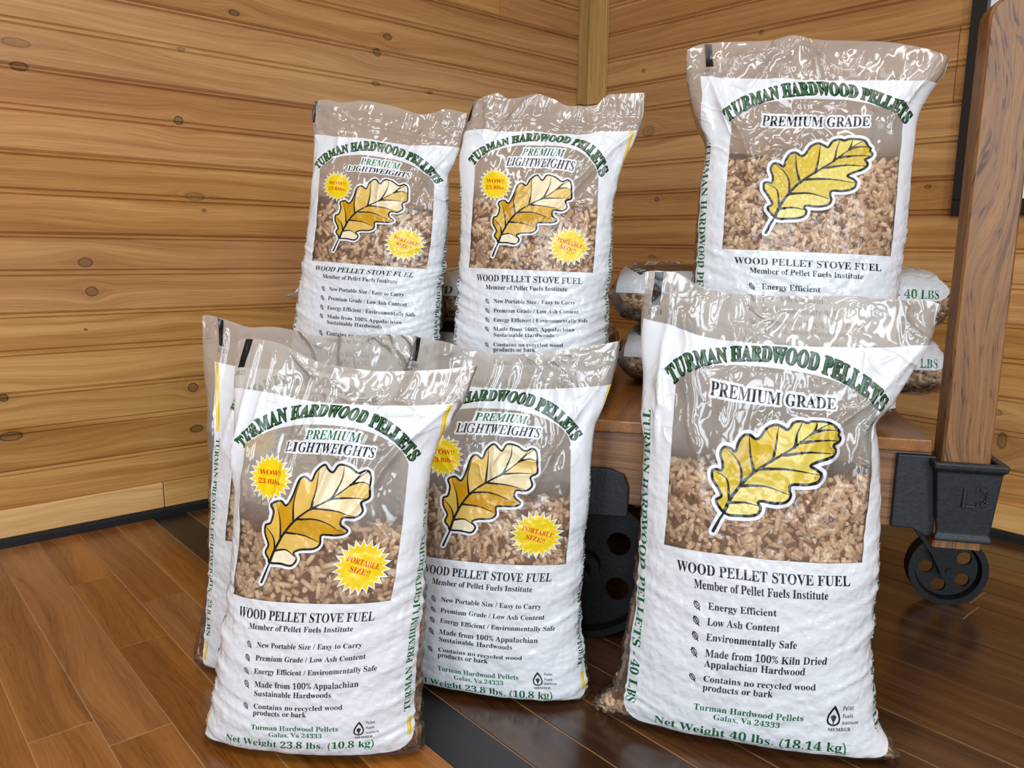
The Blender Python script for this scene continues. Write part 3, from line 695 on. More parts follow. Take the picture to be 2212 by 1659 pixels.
def design(lite):
    H = 1.60 if lite else 1.50
    win = .92 if lite else .81
    ptop, pend = (.14, 1.562) if lite else (.115, 1.458)
    ayc, arx, ary = (.208, .350, .155) if lite else (.198, .352, .10)      # arch text ellipse (top baseline, half axes)
    cv = Canvas(2.0, H); cx_ = .48
    # white ink panel
    xl, xr = (.004, .968) if lite else (.01, .985)
    top = [(xl+(xr-xl)*k/40, ptop+(.012 if lite else .03)*math.sin(math.pi*k/40)**.7) for k in range(41)]
    def rc(x, y, a0, a1, r=.10): return [(x+r*math.cos(a), y+r*math.sin(a)) for a in np.linspace(a0, a1, 8)]
    panel = top+rc(xr-.10, pend-.10, 0, math.pi/2)+rc(xl+.10, pend-.10, math.pi/2, math.pi)
    cv.poly([panel], WHT, 248)
    # clear window with arched top
    wx0, wx1 = .145, .815
    yb = ayc+(.032 if lite else .018); arcp = []
    for k in range(61):
        x = wx0+(wx1-wx0)*k/60; q = (x-cx_)/.338; arcp.append((x, yb+(.15 if lite else .085)*(1-math.sqrt(max(0, 1-min(1, abs(q))**2.4)))))
    wpoly = arcp+[(wx1, win), (wx0, win)]
    m, ox, oy = cv.polymask([wpoly]); cv.put(m, ox, oy, (235, 235, 235), 0)
    # arch lettering
    def apath(tot):
        ph = np.linspace(-1.25, 1.25, 200); X = cx_+arx*.98*np.sin(ph)/math.sin(1.25); Y = ayc+ary*(1-np.cos(ph))/(1-math.cos(1.25))*.98
        L = np.r_[0, np.cumsum(np.hypot(np.diff(X), np.diff(Y)))]; 
        def f(u):
            s_ = u*L[-1]; x = np.interp(s_, L, X); y = np.interp(s_, L, Y); x2 = np.interp(s_+.004, L, X); y2 = np.interp(s_+.004, L, Y); x1 = np.interp(s_-.004, L, X); y1 = np.interp(s_-.004, L, Y)
            return (x, y), math.atan2(y2-y1, x2-x1)*.9
        return f, L[-1]
    f, Ltot = apath(0)
    cv.text('TURMAN HARDWOOD PELLETS', 0, 0, Ltot, .047, 'b', DGR, outline=(14, 24, 18), orad=.0022, path=f, shadow=(.0028, .0022, (14, 24, 18)))
    def smile(x0, x1, y, sag):
        def g(u):
            x = x0+(x1-x0)*u; return (x, y+sag*math.sin(math.pi*u)), math.atan2(sag*math.pi*math.cos(math.pi*u), x1-x0)
        return g
    def frown(x0, x1, y, sag): return smile(x0, x1, y, -sag)
    if lite:
        cv.text('PREMIUM', 0, 0, .22, .035, 'i', GRN, outline=WHT, orad=.0075, path=frown(.40, .62, .296, .004))
        cv.text('LIGHTWEIGHTS', 0, 0, .36, .037, 'i', INK, outline=WHT, orad=.0075, path=frown(.325, .685, .348, .006))
        cv.text('PREMIUM', 0, 0, .22, .035, 'i', GRN, path=frown(.40, .62, .296, .004))
        draw_leaf(cv, LEAF_LITE, .0048)
        star(cv, .272, .455, .088, 22, [('WOW!!', .105, .020, -.008), ('23.8lbs.', .115, .019, .026)], rot=-.03)
        star(cv, .68, .775, .105, 22, [('PORTABLE', .135, .022, -.006), ('SIZE!!', .085, .022, .028)], rot=.27)
        rows = [('WOOD PELLET STOVE FUEL', .194, .985, .568, .033), ('Member of Pellet Fuels Institute', .25, 1.027, .436, .023),
                ('New Portable Size / Easy to Carry', .298, 1.098, .43, .022), ('Premium Grade / Low Ash Content', .298, 1.152, .45, .022),
                ('Energy Efficient / Environmentally Safe', .298, 1.206, .50, .022), ('Made from 100% Appalachian', .298, 1.258, .43, .022), ('Sustainable Hardwoods', .298, 1.292, .325, .022),
                ('Contains no recycled wood', .298, 1.350, .37, .022), ('products or bark', .298, 1.378, .225, .022)]
        bul = [1.088, 1.142, 1.196, 1.248, 1.340]
        g1, g2, net = ('Turman Hardwood Pellets', .295, 1.436, .36, .021), ('Galax, Va 24333', .37, 1.468, .22, .021), ('Net Weight 23.8 lbs. (10.8 kg)', .17, 1.525, .63, .034)
        lg = (.735, 1.43, .85)
        side = 'TURMAN PREMIUM LIGHTWEIGHTS - 23.8 LBS'
    else:
        cv.text('PREMIUM GRADE', 0, 0, .42, .036, 'b', INK, outline=WHT, orad=.0075, path=smile(.265, .685, .306, .006))
        draw_leaf(cv, LEAF_BIG, .0056)
        rows = [('WOOD PELLET STOVE FUEL', .194, .885, .573, .034), ('Member of Pellet Fuels Institute', .253, .925, .442, .024),
                ('Energy Efficient', .30, .988, .227, .023), ('Low Ash Content', .30, 1.036, .24, .023), ('Environmentally Safe', .30, 1.085, .30, .023),
                ('Made from 100% Kiln Dried', .30, 1.135, .405, .023), ('Appalachian Hardwood', .30, 1.168, .335, .023), ('Contains no recycled wood', .30, 1.222, .375, .023), ('products or bark', .30, 1.255, .235, .023)]
        bul = [.978, 1.026, 1.075, 1.125, 1.212]
        g1, g2, net = ('Turman Hardwood Pellets', .275, 1.325, .37, .023), ('Galax, Va 24333', .345, 1.360, .225, .023), ('Net Weight 40 lbs. (18.14 kg)', .14, 1.437, .66, .037)
        lg = (.745, 1.305, .95)
        side = 'TURMAN HARDWOOD PELLETS - 40 LBS'
    for t, x, y, w, c in rows: cv.text(t, x, y, w, c, 'b', INK)
    for y in bul: bullet(cv, .262, y, .0165, not lite)
    for t, x, y, w, c in (g1, g2, net): cv.text(t, x, y, w, c, 'b', GRN)
    # institute drop emblem
    lx, ly, k = lg
    def drop(s_): return [(lx+s_*k*.026*math.sin(a)*(1 if True else 1)*math.sin(a/2)**1.1*1.25, ly-s_*k*.036*math.cos(a)) for a in np.linspace(0, 2*math.pi, 60)]
    cv.poly([drop(1.)], INK); cv.poly([[(x, y+.003*k) for x, y in drop(.74)]], WHT)
    for a in np.linspace(-.9, .9, 9): cv.stroke([(lx, ly+.024*k), (lx+math.sin(a)*.013*k, ly+.012*k-math.cos(a)*.014*k)], .0011*k, .0011*k, INK)
    cv.stroke([(lx, ly+.03*k), (lx, ly-.004)], .0016*k, .0012*k, INK)
    for j, t in enumerate(('Pellet', 'Fuels', 'Institute')):
        cv.text(t, lx+.032*k, ly-.016*k+j*.024*k, (.042, .040, .062)[j]*k, .014*k, 's', INK)
    cv.text('MEMBER', lx-.018*k, ly+.056*k, .083*k, .0125*k, 'b', INK)
    # side lettering and stripes
    y0, y1 = (.47, 1.40) if lite else (.36, 1.37)
    L = y1-y0; sc_ = .030 if lite else .038
    cv.text(side, .020, y0, L, sc_, 'b', GRN, rot=(math.pi/2, .020, y0))
    cv.text(side, .945, y1, L, sc_, 'b', GRN, rot=(-math.pi/2, .945, y1))
    if lite:
        for xa in (.016, .932):
            for (a, b) in ((ptop+.005, y0-.03), (y1+.02, pend-.06)):
                cv.poly([[(xa, a), (xa+.018, a), (xa+.018, b), (xa, b)]], (232, 190, 20)); cv.poly([[(xa+.004, a), (xa+.007, a), (xa+.007, b), (xa+.004, b)]], WHT)
    # registration mark and date in the top corner
    cv.poly([[(.035, .004), (.066, .004), (.066, .085), (.035, .085)]], (30, 24, 22))
    cv.text('08-22' if lite else '09-18', .028, .106, .05, .013, 's', (60, 55, 50))
    # back panel
    cv.poly([[(1.14, .72), (1.86, .72), (1.86, pend-.12), (1.14, pend-.12)]], WHT, 248)
    return cv.finish('print_lite' if lite else 'print_big'), H
# ================================================================ BAGS
IM_L, H_L = design(True)
IM_B, H_B = design(False)

def film_mat(name, im, H, haze_c=(.90, .83, .76), haze=.42):
    N = NT(name)
    uv = N.n('ShaderNodeUVMap').outputs[0]
    tex = N.n('ShaderNodeTexImage', _image=im, _interpolation='Cubic', Vector=uv)
    tex.extension = 'REPEAT'
    pos = N.n('ShaderNodeNewGeometry').outputs['Position']
    att = N.n('ShaderNodeAttribute', _attribute_name='fill').outputs['Fac']
    # relief: crumpled film where it is empty, pellets pressing through where it is full
    def creases_(scale, p, dist):
        q = N.noise(pos, scale, 1, .5, dist); q = N.math('SUBTRACT', 1.0, N.math('MULTIPLY', N.math('ABSOLUTE', N.math('SUBTRACT', q, .5)), 4.0), clamp=True)
        return N.math('POWER', q, p)
    msk = N.mr(N.noise(pos, 7, 1, .5), .42, .62, .12, 1., True)
    crum = N.math('MULTIPLY', N.math('ADD', N.math('MULTIPLY', creases_(9, 5., 1.2), .0042), N.math('ADD', N.math('MULTIPLY', creases_(22, 4., .9), .0013), N.math('MULTIPLY', N.noise(pos, 14, 1, .5), .006))), msk)
    vor = N.n('ShaderNodeTexVoronoi', Vector=pos, Scale=105.)
    vor.feature = 'SMOOTH_F1'
    pel = N.math('ADD', N.math('MULTIPLY', vor.outputs['Distance'], N.mr(tex.outputs[1], 0., 1., -.0004, -.0020)), N.math('MULTIPLY', N.noise(pos, 60, 2, .5), .0030))
    hgt = N.n('ShaderNodeMix', i0=att, i2=crum, i3=pel).outputs[0]
    bmp = N.n('ShaderNodeBump', Strength=.75, Distance=1.0, Height=hgt).outputs[0]
    tr = N.n('ShaderNodeBsdfTransparent', Color=(.96, .945, .93, 1))
    df = N.n('ShaderNodeBsdfDiffuse', Color=(*haze_c, 1), Normal=bmp); tl = N.n('ShaderNodeBsdfTranslucent', Color=(*haze_c, 1), Normal=bmp)
    hz = N.n('ShaderNodeMixShader', i0=.5, i1=df, i2=tl)
    hf = N.n('ShaderNodeMix', i0=att, i2=haze, i3=.05).outputs[0]
    clear = N.n('ShaderNodeMixShader', i0=hf, i1=tr, i2=hz)
    gl = N.n('ShaderNodeBsdfGlossy', Color=(1, 1, 1, 1), Roughness=N.mr(att, 0., 1., .08, .15), Normal=bmp)
    fr = N.n('ShaderNodeFresnel', IOR=1.45, Normal=bmp).outputs[0]
    clear2 = N.n('ShaderNodeMixShader', i0=N.math('MULTIPLY', fr, N.mr(att, 0., 1., 1.3, .8), clamp=True), i1=clear, i2=gl)
    P = N.n('ShaderNodeBsdfPrincipled', Base__Color=tex.outputs[0], Roughness=.24, Normal=bmp)
    P.inputs['Specular IOR Level'].default_value = .5
    tp = N.n('ShaderNodeBsdfTranslucent', Color=tex.outputs[0])
    P2 = N.n('ShaderNodeMixShader', i0=.12, i1=P, i2=tp)
    fin = N.n('ShaderNodeMixShader', i0=tex.outputs[1], i1=clear2, i2=P2)
    return N.out(fin)
m_filmL = film_mat('film_23_pound', IM_L, H_L)
m_filmB = film_mat('film_40_pound', IM_B, H_B)

def pellet_mat():
    N = NT('pressed_wood_pellets')
    pos = N.n('ShaderNodeNewGeometry').outputs['Position']
    at = N.n('ShaderNodeAttribute', _attribute_name='tone').outputs['Fac']
    nz = N.noise(pos, 420, 3, .6)
    f = N.math('ADD', N.math('MULTIPLY', at, .8), N.math('MULTIPLY', nz, .2))
    col = N.ramp(f, [(.05, srgb(172, 132, 100)), (.5, srgb(210, 172, 136)), (.95, srgb(240, 212, 178))])
    P = N.n('ShaderNodeBsdfPrincipled', Base__Color=col, Roughness=.6, Normal=N.n('ShaderNodeBump', Strength=.25, Distance=.0006, Height=nz).outputs[0])
    return N.out(P)
m_pel = pellet_mat()
m_mass = plain('pellet_mass', srgb(118, 84, 58), .85, bump=.8, bscale=160, var=.45)

def vnoise(x, y, seed):
    xi = np.floor(x).astype(np.int64); yi = np.floor(y).astype(np.int64); xf = x-xi; yf = y-yi
    u = xf*xf*(3-2*xf); v = yf*yf*(3-2*yf)
    def h(a, b):
        n = (a*374761393+b*668265263+seed*974634777) & 0x7fffffff; n = ((n ^ (n >> 13))*1274126177) & 0x7fffffff
        return ((n ^ (n >> 16)) & 0xffff)/65535.
    return (h(xi, yi)*(1-u)+h(xi+1, yi)*u)*(1-v)+(h(xi, yi+1)*(1-u)+h(xi+1, yi+1)*u)*v
def ridged(x, y, seed, oct=3):
    s = 0; a = 1; t = 0
    for k in range(oct):
        s = s+a*(1-np.abs(2*vnoise(x*2**k, y*2**k, seed+k*17)-1))**2; t += a; a *= .5
    return s/t
def sst(x): x = np.clip(x, 0, 1); return x*x*(3-2*x)
def pchip(xs, ys, q):
    xs = np.asarray(xs, float); ys = np.asarray(ys, float)
    if ys.ndim == 1: ys = ys[:, None]; sq = True
    else: sq = False
    h = np.diff(xs)[:, None]; d = np.diff(ys, axis=0)/h; m = np.zeros_like(ys)
    m[0], m[-1] = d[0], d[-1]
    w1 = 2*h[1:]+h[:-1]; w2 = h[1:]+2*h[:-1]
    with np.errstate(divide='ignore', invalid='ignore'):
        mm = (w1+w2)/(w1/d[:-1]+w2/d[1:])
    mm[(d[:-1]*d[1:]) <= 0] = 0; m[1:-1] = np.nan_to_num(mm)
    i = np.clip(np.searchsorted(xs, q)-1, 0, len(xs)-2); t = ((q-xs[i])/(xs[i+1]-xs[i]))[:, None]; hh = h[i]
    r = (2*t**3-3*t**2+1)*ys[i]+(t**3-2*t**2+t)*hh*m[i]+(-2*t**3+3*t**2)*ys[i+1]+(t**3-t**2)*hh*m[i+1]
    return r[:, 0] if sq else r

PSET = None
def pellet_geo():
    """template: 8-sided short rod along x, unit length and radius"""
    n = 8; V = []; F4 = []
    for x in (-.5, .5):
        for k in range(n): a = 2*math.pi*k/n; V.append((x, math.cos(a), math.sin(a)))
    for k in range(n): F4.append((k, (k+1) % n, (k+1) % n+n, k+n))
    # caps as 3 quads each
    for b, r in ((0, True), (n, False)):
        for q in ((0, 1, 2, 3), (0, 3, 4, 7), (4, 5, 6, 7)):
            t = tuple(b+i for i in q); F4.append(t if not r else t[::-1])
    return np.array(V), np.array(F4)
PV, PF = pellet_geo()

def make_bag(Lp, Rp, vs, W, H, dep, front, base, label, group, mat, lvl, seed, off_top=None, off_bot=None, creases=(), dens=1.0, nu=110, nv=170, head_amp=.0045, body_amp=.0044, ushift=None, p_exp=2.25, ucover=(-.10, 1.10), lvl_slope=0., upv=None):
    """Lp, Rp: (n,3) left and right edge of the middle surface at the print heights vs (0 top .. H bottom); dep: [(v, half thickness)];
       front: unit vector the printed side faces"""
    v = np.linspace(0, H, nv)
    v[:] = H*(np.linspace(0, 1, nv))
    Lq = pchip(vs, Lp, v); Rq = pchip(vs, Rp, v)
    d = np.maximum(pchip([q[0] for q in dep], [q[1] for q in dep], v), .0012)
    Cn = (Lq+Rq)/2; ex = Rq-Lq; a = np.linalg.norm(ex, axis=1)/2; ex = ex/(2*a[:, None])
    def section(nup, back):
        th = np.linspace(0, math.pi, 400)
        cx_ = -np.cos(th); sy = np.sin(th); out = np.zeros((nv, nup, 2))
        q = 2/p_exp
        X = np.sign(cx_)*np.abs(cx_)**q; Y = np.abs(sy)**q
        for i in range(nv):
            x = X*a[i]; y = Y*d[i]; L = np.r_[0, np.cumsum(np.hypot(np.diff(x), np.diff(y)))]
            s_ = np.linspace(0, L[-1], nup)
            out[i, :, 0] = np.interp(s_, L, x); out[i, :, 1] = np.interp(s_, L, y)
        return out
    nb = max(24, nu//2)
    SF = section(nu, False); SB = section(nb, True)
    front = np.asarray(front, float)
    def place(S, sgn):
        P = Cn[:, None, :]+ex[:, None, :]*S[..., 0:1]+front[None, None, :]*(sgn*S[..., 1:2])
        xf = (S[..., 0]/a[:, None]+1)/2
        if off_top is not None:
            o = np.stack([np.interp(xf, off_top[0], off_top[1][:, k]) for k in range(3)], -1)
            P = P+o*sst((.24-v)/.24)[:, None, None]
        if off_bot is not None:
            o = np.stack([np.interp(xf, off_bot[0], off_bot[1][:, k]) for k in range(3)], -1)
            P = P+o*sst((v-(H-.14))/.14)[:, None, None]
        return P
    F_ = place(SF, 1); B_ = place(SB, -1)[:, ::-1]
    P = np.concatenate([F_, B_[:, 1:-1]], 1)                       # closed tube, columns run L->R (front) then R->L (back)
    ncol = P.shape[1]
    U = np.r_[np.linspace(0, 1, nu), 1+np.linspace(0, 1, nb)[1:-1]]
    UU, VV = np.meshgrid(U, v)
    # normals
    du = np.roll(P, -1, 1)-np.roll(P, 1, 1); dv = np.gradient(P, axis=0)
    Nn = np.cross(dv, du); Nn /= np.maximum(np.linalg.norm(Nn, axis=2, keepdims=True), 1e-9)
    # orientation: front normals should face 'front'
    if (Nn[nv//2, nu//2]@front) < 0: Nn = -Nn
    # keep the surface clean of bad normals at the closed ends
    fillm = sst((VV-(lvl-.10+lvl_slope*(UU-.5)))/.16)
    fillm = np.where(VV > H-.03, np.minimum(fillm, .9), fillm)
    ang = U*math.pi
    cu, su = np.cos(ang)*1.1, np.sin(ang)*1.1
    hx = UU*W*22; hy = VV*W*22
    head = (ridged(UU*3.1+seed, VV*2.2+UU*.9, seed, 3)-.45)*head_amp*1.5+(ridged(UU*9+seed, VV*5.5-UU*2.5, seed+5, 2)-.4)*head_amp*.55
    # near the seam: vertical pleats
    head = head+(ridged(UU*14+seed, VV*1.5, seed+31, 2)-.4)*head_amp*.9*sst((.16-VV)/.16)
    side = np.clip(np.abs(((UU % 1)-.5))*2, 0, 1)
    wr = (ridged(UU*2.2+VV*1.2, VV*24+UU*9*np.sign((UU % 1)-.5), seed+9, 2)-.42)*body_amp*(.25+1.2*side**2.2)*sst((VV-.55)/.4)
    lump = (vnoise(UU*W*75, VV*W*75, seed+3)-.5)*.0013+(vnoise(UU*W*28, VV*W*28, seed+4)-.5)*.0026
    disp = head*(1-fillm)+(wr+lump)*fillm
    for (u0, v0, u1, v1, w, am) in creases:
        dx, dy = u1-u0, v1-v0; LL = dx*dx+dy*dy
        t = np.clip(((UU-u0)*dx+(VV-v0)*dy)/LL, 0, 1)
        wob = (vnoise(t*6, t*0+.5, seed+77)-.5)*.02
        dist = np.hypot(UU-u0-t*dx+wob, VV-v0-t*dy)
        fade = np.sin(np.pi*np.clip(t*.92+.04, 0, 1))**.4
        disp = disp+1.25*am*fade*np.exp(-(dist/w))*(UU < 1.0)
    endf = sst(np.minimum(VV/.05, (H-VV)/.05))
    P = P+Nn*(disp*(.15+.85*endf))[..., None]
    # film mesh with duplicated seam column for uv
    nc = ncol+1
    PP = np.concatenate([P, P[:, :1]], 1); UVu = np.r_[U, 2.0]
    uvs = np.stack([np.broadcast_to(UVu/2, (nv, nc)), np.broadcast_to((1-v/H)[:, None], (nv, nc))], -1)
    if ushift is not None:
        shv = np.interp(v, ushift[0], ushift[1])[:, None]; scv = np.interp(v, ushift[0], ushift[2])[:, None]
        ua = .5-.5*scv+shv; ub = .5+.5*scv+shv; uu_ = UVu[None, :]
        ut = np.where(uu_ <= 1, ua+(ub-ua)*uu_, ub+(2+ua-ub)*(uu_-1))
        uvs = uvs.copy(); uvs[..., 0] = ut/2
    uvs[..., 1] = np.clip(uvs[..., 1], .0015, .9985)
    idx = np.arange(nv*nc).reshape(nv, nc)
    Q = np.stack([idx[:-1, :-1], idx[1:, :-1], idx[1:, 1:], idx[:-1, 1:]], -1).reshape(-1, 4)
    root = empty('pellet_bag', base); tag(root, label, 'bag', group)
    T = np.array(base)
    me = fast_mesh('plastic_film', PP.reshape(-1, 3)-T, Q, True, uvs.reshape(-1, 2))
    at = me.attributes.new('fill', 'FLOAT', 'POINT'); fm = np.concatenate([fillm, fillm[:, :1]], 1); at.data.foreach_set('value', fm.astype(np.float32).ravel())
    fo = link('plastic_film', me, root, mat)
    # pellets: inner mass, then single rods lying against the film
    rg = np.random.default_rng(seed)
    ins = .0075
    inner = P-Nn*ins
    lev = lvl+lvl_slope*(U-.5)+(vnoise(U*5+seed, U*0+.3, seed+8)-.5)*.07
    tt = np.linspace(0, 1, 60)
    G = np.zeros((60, ncol, 3))
    for j in range(ncol):
        vv = lev[j]+(H-.012-lev[j])*tt
        for k in range(3): G[:, j, k] = np.interp(vv, v, inner[:, j, k])
    cen = G[0].mean(0)+np.array(upv if upv is not None else (0, 0, .0))*.01
    capr = G[0]*.5+cen*.5
    cenb = G[-1].mean(0)
    VV2 = np.concatenate([G.reshape(-1, 3), capr, [cen], [cenb]])
    gi = np.arange(60*ncol).reshape(60, ncol); gn = np.roll(gi, -1, 1)
    Q2 = np.stack([gi[:-1], gi[1:], gn[1:], gn[:-1]], -1).reshape(-1, 4)
    ci = 60*ncol+np.arange(ncol); cn2 = np.roll(ci, -1)
    Q3 = np.stack([ci, gi[0], gn[0], cn2], -1)
    ic = 61*ncol; Q4 = np.stack([np.full(ncol//2, ic), ci[:ncol//2*2:2], ci[1:ncol//2*2:2], np.r_[ci[2:ncol//2*2:2], ci[0]]], -1)
    Q5 = np.stack([np.full(ncol//2, ic+1), np.r_[gi[-1][2:ncol//2*2:2], gi[-1][0]], gi[-1][1:ncol//2*2:2], gi[-1][:ncol//2*2:2]], -1)
    massF = np.concatenate([Q2, Q3, Q4, Q5])
    # rods
    area_ = W*(H-lvl)*W*(ucover[1]-ucover[0])
    n = int(area_/5.2e-5*dens)
    u = rg.uniform(ucover[0], ucover[1], n); levu = np.interp(np.clip(u, 0, 1), U[:nu], lev[:nu])
    vv = levu+(H-.03-levu)*rg.uniform(0, 1, n)
    # fewer rods behind the solid white print
    inwin = (u > .05) & (u < .92) & (vv < (.96 if H > 1.55 else .85)); edge = (u < .03) | (u > .94) | (vv > H-.12)
    dloc = np.interp(vv, v, d); inset_ok = dloc > .020
    keep = (inwin | edge) & inset_ok
    u, vv = u[keep], vv[keep]; n = len(u)
    # columns index for u in (-.1 .. 1.1): wrap onto the back sheet
    colU = U; cper = 2.0
    um = np.mod(u, cper); ci_ = np.interp(um, np.r_[U, 2.0], np.arange(ncol+1)); vi = vv/H*(nv-1)
    i0 = np.clip(vi.astype(int), 0, nv-2); j0 = np.clip(ci_.astype(int), 0, ncol-1); j1 = (j0+1) % ncol; fi = (vi-i0)[:, None]; fj = (ci_-j0)[:, None]
    def bil(A): return (A[i0, j0]*(1-fj)+A[i0, j1]*fj)*(1-fi)+(A[i0+1, j0]*(1-fj)+A[i0+1, j1]*fj)*fi
    pos = bil(P); nrm = bil(Nn); nrm /= np.linalg.norm(nrm, axis=1, keepdims=True)
    tu = bil(du); tu -= nrm*(tu*nrm).sum(1, keepdims=True); tu /= np.maximum(np.linalg.norm(tu, axis=1, keepdims=True), 1e-9); tv = np.cross(nrm, tu)
    rad = pos-np.stack([np.interp(vv, v, Cn[:, k]) for k in range(3)], -1)
    ok = ((nrm*rad).sum(1) > .004)
    u, vv, pos, nrm, tu, tv = u[ok], vv[ok], pos[ok], nrm[ok], tu[ok], tv[ok]; n = len(u)
    an = rg.uniform(0, 2*math.pi, n); ti = rg.normal(0, .30, n)
    ti = np.where(rg.uniform(0, 1, n) < .12, rg.uniform(.7, 1.2, n), ti)
    nearb = vv > H-.16; ti = np.where(nearb, ti*.3, ti)
    ax_ = (tu*np.cos(an)[:, None]+tv*np.sin(an)[:, None])*np.cos(ti)[:, None]+nrm*np.sin(ti)[:, None]
    b1 = np.cross(ax_, nrm); b1 /= np.maximum(np.linalg.norm(b1, axis=1, keepdims=True), 1e-9); b2 = np.cross(ax_, b1)
    Ln = rg.uniform(.010, .024, n); Rr = rg.uniform(.0033, .0038, n)
    dp = Rr+.0013+np.abs(np.sin(ti))*Ln*.5+rg.uniform(0, .0045, n)+np.where(nearb, .0035, 0)
    c = pos-nrm*dp[:, None]
    c[:, 2] = np.maximum(c[:, 2], base[2]+.006)
    X = c[:, None, :]+ax_[:, None, :]*(PV[:, 0]*1.0)[None, :, None]*Ln[:, None, None]+(b1[:, None, :]*PV[None, :, 1:2]+b2[:, None, :]*PV[None, :, 2:3])*Rr[:, None, None]
    RF = (PF[None]+(np.arange(n)*len(PV))[:, None, None]).reshape(-1, 4)
    nm = len(VV2)
    allV = np.concatenate([VV2, X.reshape(-1, 3)])-T; allF = np.concatenate([massF, RF+nm])
    pm = fast_mesh('wood_pellets', allV, allF)
    tone = np.r_[np.full(nm, .15), np.repeat(rg.uniform(0, 1, n), len(PV))].astype(np.float32)
    at = pm.attributes.new('tone', 'FLOAT', 'POINT'); at.data.foreach_set('value', tone)
    po = link('wood_pellets', pm, root, m_pel); po['kind'] = 'stuff'
    pm.materials.append(m_mass)
    mi = np.r_[np.ones(len(massF), np.int32), np.zeros(len(RF), np.int32)]; pm.polygons.foreach_set('material_index', mi)
    return root

def standing(label, group, lite, P0, axis, lean, z0, left, right, top, dep, lvl, seed, bot=None, setb=None, ymid=None, xmid=None, **kw):
    """edges of the bag measured on the photograph and laid onto the leaning plane the bag stands in"""
    W, H = (.30, H_L) if lite else (.40, H_B)
    axv = np.array([math.cos(axis), math.sin(axis), 0]); nbk = np.array([-axv[1], axv[0], 0])
    if nbk@(np.array(P0)-CAMP) < 0: nbk = -nbk
    tl = math.tan(lean)
    if setb is None: setb = [(0, .0), (H, .0)]
    def un(x, y, v):
        s_ = np.interp(v, [q[0] for q in setb], [q[1] for q in setb]); d = ray(x, y)
        t = (s_+(CAMP[2]-z0)*tl-(CAMP-P0)@nbk)/(d@nbk-d[2]*tl)
        return CAMP+d*t
    vs = sorted(set([q[0] for q in left]+[q[0] for q in right]))
    vs = np.array(sorted(set(vs+list(np.round(np.linspace(0, H, 17), 4)))))
    frv = -nbk*math.cos(lean)+np.array([0, 0, math.sin(lean)])
    aL, aR = np.array(left, float), np.array(right, float)
    y0L, y0R = pchip(aL[:, 0], aL[:, 2], vs), pchip(aR[:, 0], aR[:, 2], vs)
    def edge(A_, y):
        y = np.clip(y, A_[0, 2], A_[-1, 2]); x = pchip(A_[:, 2], A_[:, 1], y)
        return np.array([un(a, b, v) for a, b, v in zip(x, y, vs)])
    dd = np.interp(vs, [q[0] for q in dep], [q[1] for q in dep]); delta = np.zeros(len(vs))
    def pj(P):
        r = P-CAMP; z = r@FW; return PCX+FPX*(r@RX)/z, PCY+FPX*(r@DN)/z, z
    def offs(poly, v, i):
        q = np.array([un(x, y, v) for x, y in poly]); ch = Rp[i]-Lp[i]; u = ((q-Lp[i])@ch)/(ch@ch); u = np.clip(u, 0, 1)
        o = np.argsort(u); q = q[o]; u = u[o]; base_ = Lp[i]+u[:, None]*ch; off = q-base_
        uu = np.linspace(0, 1, 60); return uu, pchip(np.r_[-.02, u[1:-1], 1.02], off, uu)
    Lp, Rp = edge(aL, y0L), edge(aR, y0R); ob = None; obm = np.zeros(3)
    Lp[-1, 2] = Rp[-1, 2] = z0+.004
    if bot is not None:
        ob = offs(bot, H, -1); obm = np.array([np.interp(.5, ob[0], ob[1][:, k]) for k in range(3)])*np.array([1, 1, 0])
    bw = sst((vs-(H-.14))/.14)[:, None]
    for it in range(6):
        Lp, Rp = edge(aL, y0L+delta), edge(aR, y0R+delta)
        px_, py_, pz_ = pj((Lp+Rp)/2+frv*dd[:, None]+obm*bw)
        if ymid is not None:
            t = np.array([(0, np.nan)]+list(ymid)+[(H, np.nan)], float)
            e = np.interp(vs, [q[0] for q in ymid], [q[1] for q in ymid])-py_
            e = np.where((vs < ymid[0][0]) | (vs > ymid[-1][0]), 0, e); delta = delta+e
            a0, b0 = vs < ymid[0][0], vs > ymid[-1][0]
            i0, i1 = np.argmax(~a0), len(vs)-1-np.argmax((~b0)[::-1])
            delta[a0] = delta[i0]*vs[a0]/max(vs[i0], 1e-6); delta[b0] = delta[i1]*(H-vs[b0])/max(H-vs[i1], 1e-6)
    if xmid is not None:
        aa = np.linalg.norm(Rp-Lp, axis=1)/2; hh = ((aa-dd)/(aa+dd))**2
        arc_ = math.pi*(aa+dd)*(1+3*hh/(10+np.sqrt(4-3*hh)))/2*1.03
        fore = np.abs((px_*0+pj(Rp)[0]-pj(Lp)[0]))/(2*aa)          # pixels per metre along the bag
        Wn = np.median(arc_[(vs > .6) & (vs < 1.25)])
        sh = -.02-(np.interp(vs, [q[0] for q in xmid], [q[1] for q in xmid])-px_)/(fore*Wn)
        kw['ushift'] = (vs, sh, arc_/Wn)
        print('   delta', delta.round(0)[::3], 'ushift', sh.round(3)[::3])
    vs = list(vs)
    for A in (Lp, Rp):
        A[:, 2] = np.maximum(A[:, 2], z0+.0045+.30*W*(H-np.array(vs)))
    ot = offs(top, 0, 0) if top is not None else None
    if ob is not None: ob = (ob[0], ob[1]*np.array([1, 1, 0]))
    b = (Lp[-1]+Rp[-1])/2
    print(label[:30], 'W', np.linalg.norm(Rp[0]-Lp[0]).round(3), 'ztop', Lp[0][2].round(3), Rp[0][2].round(3), 'zbot', Lp[-1][2].round(3), Rp[-1][2].round(3))
    return make_bag(Lp, Rp, vs, W, H, dep, -nbk*math.cos(lean)+np.array([0, 0, math.sin(lean)]), (float(b[0]), float(b[1]), z0), label, group, m_filmL if lite else m_filmB, lvl, seed, off_top=ot, off_bot=ob, **kw)

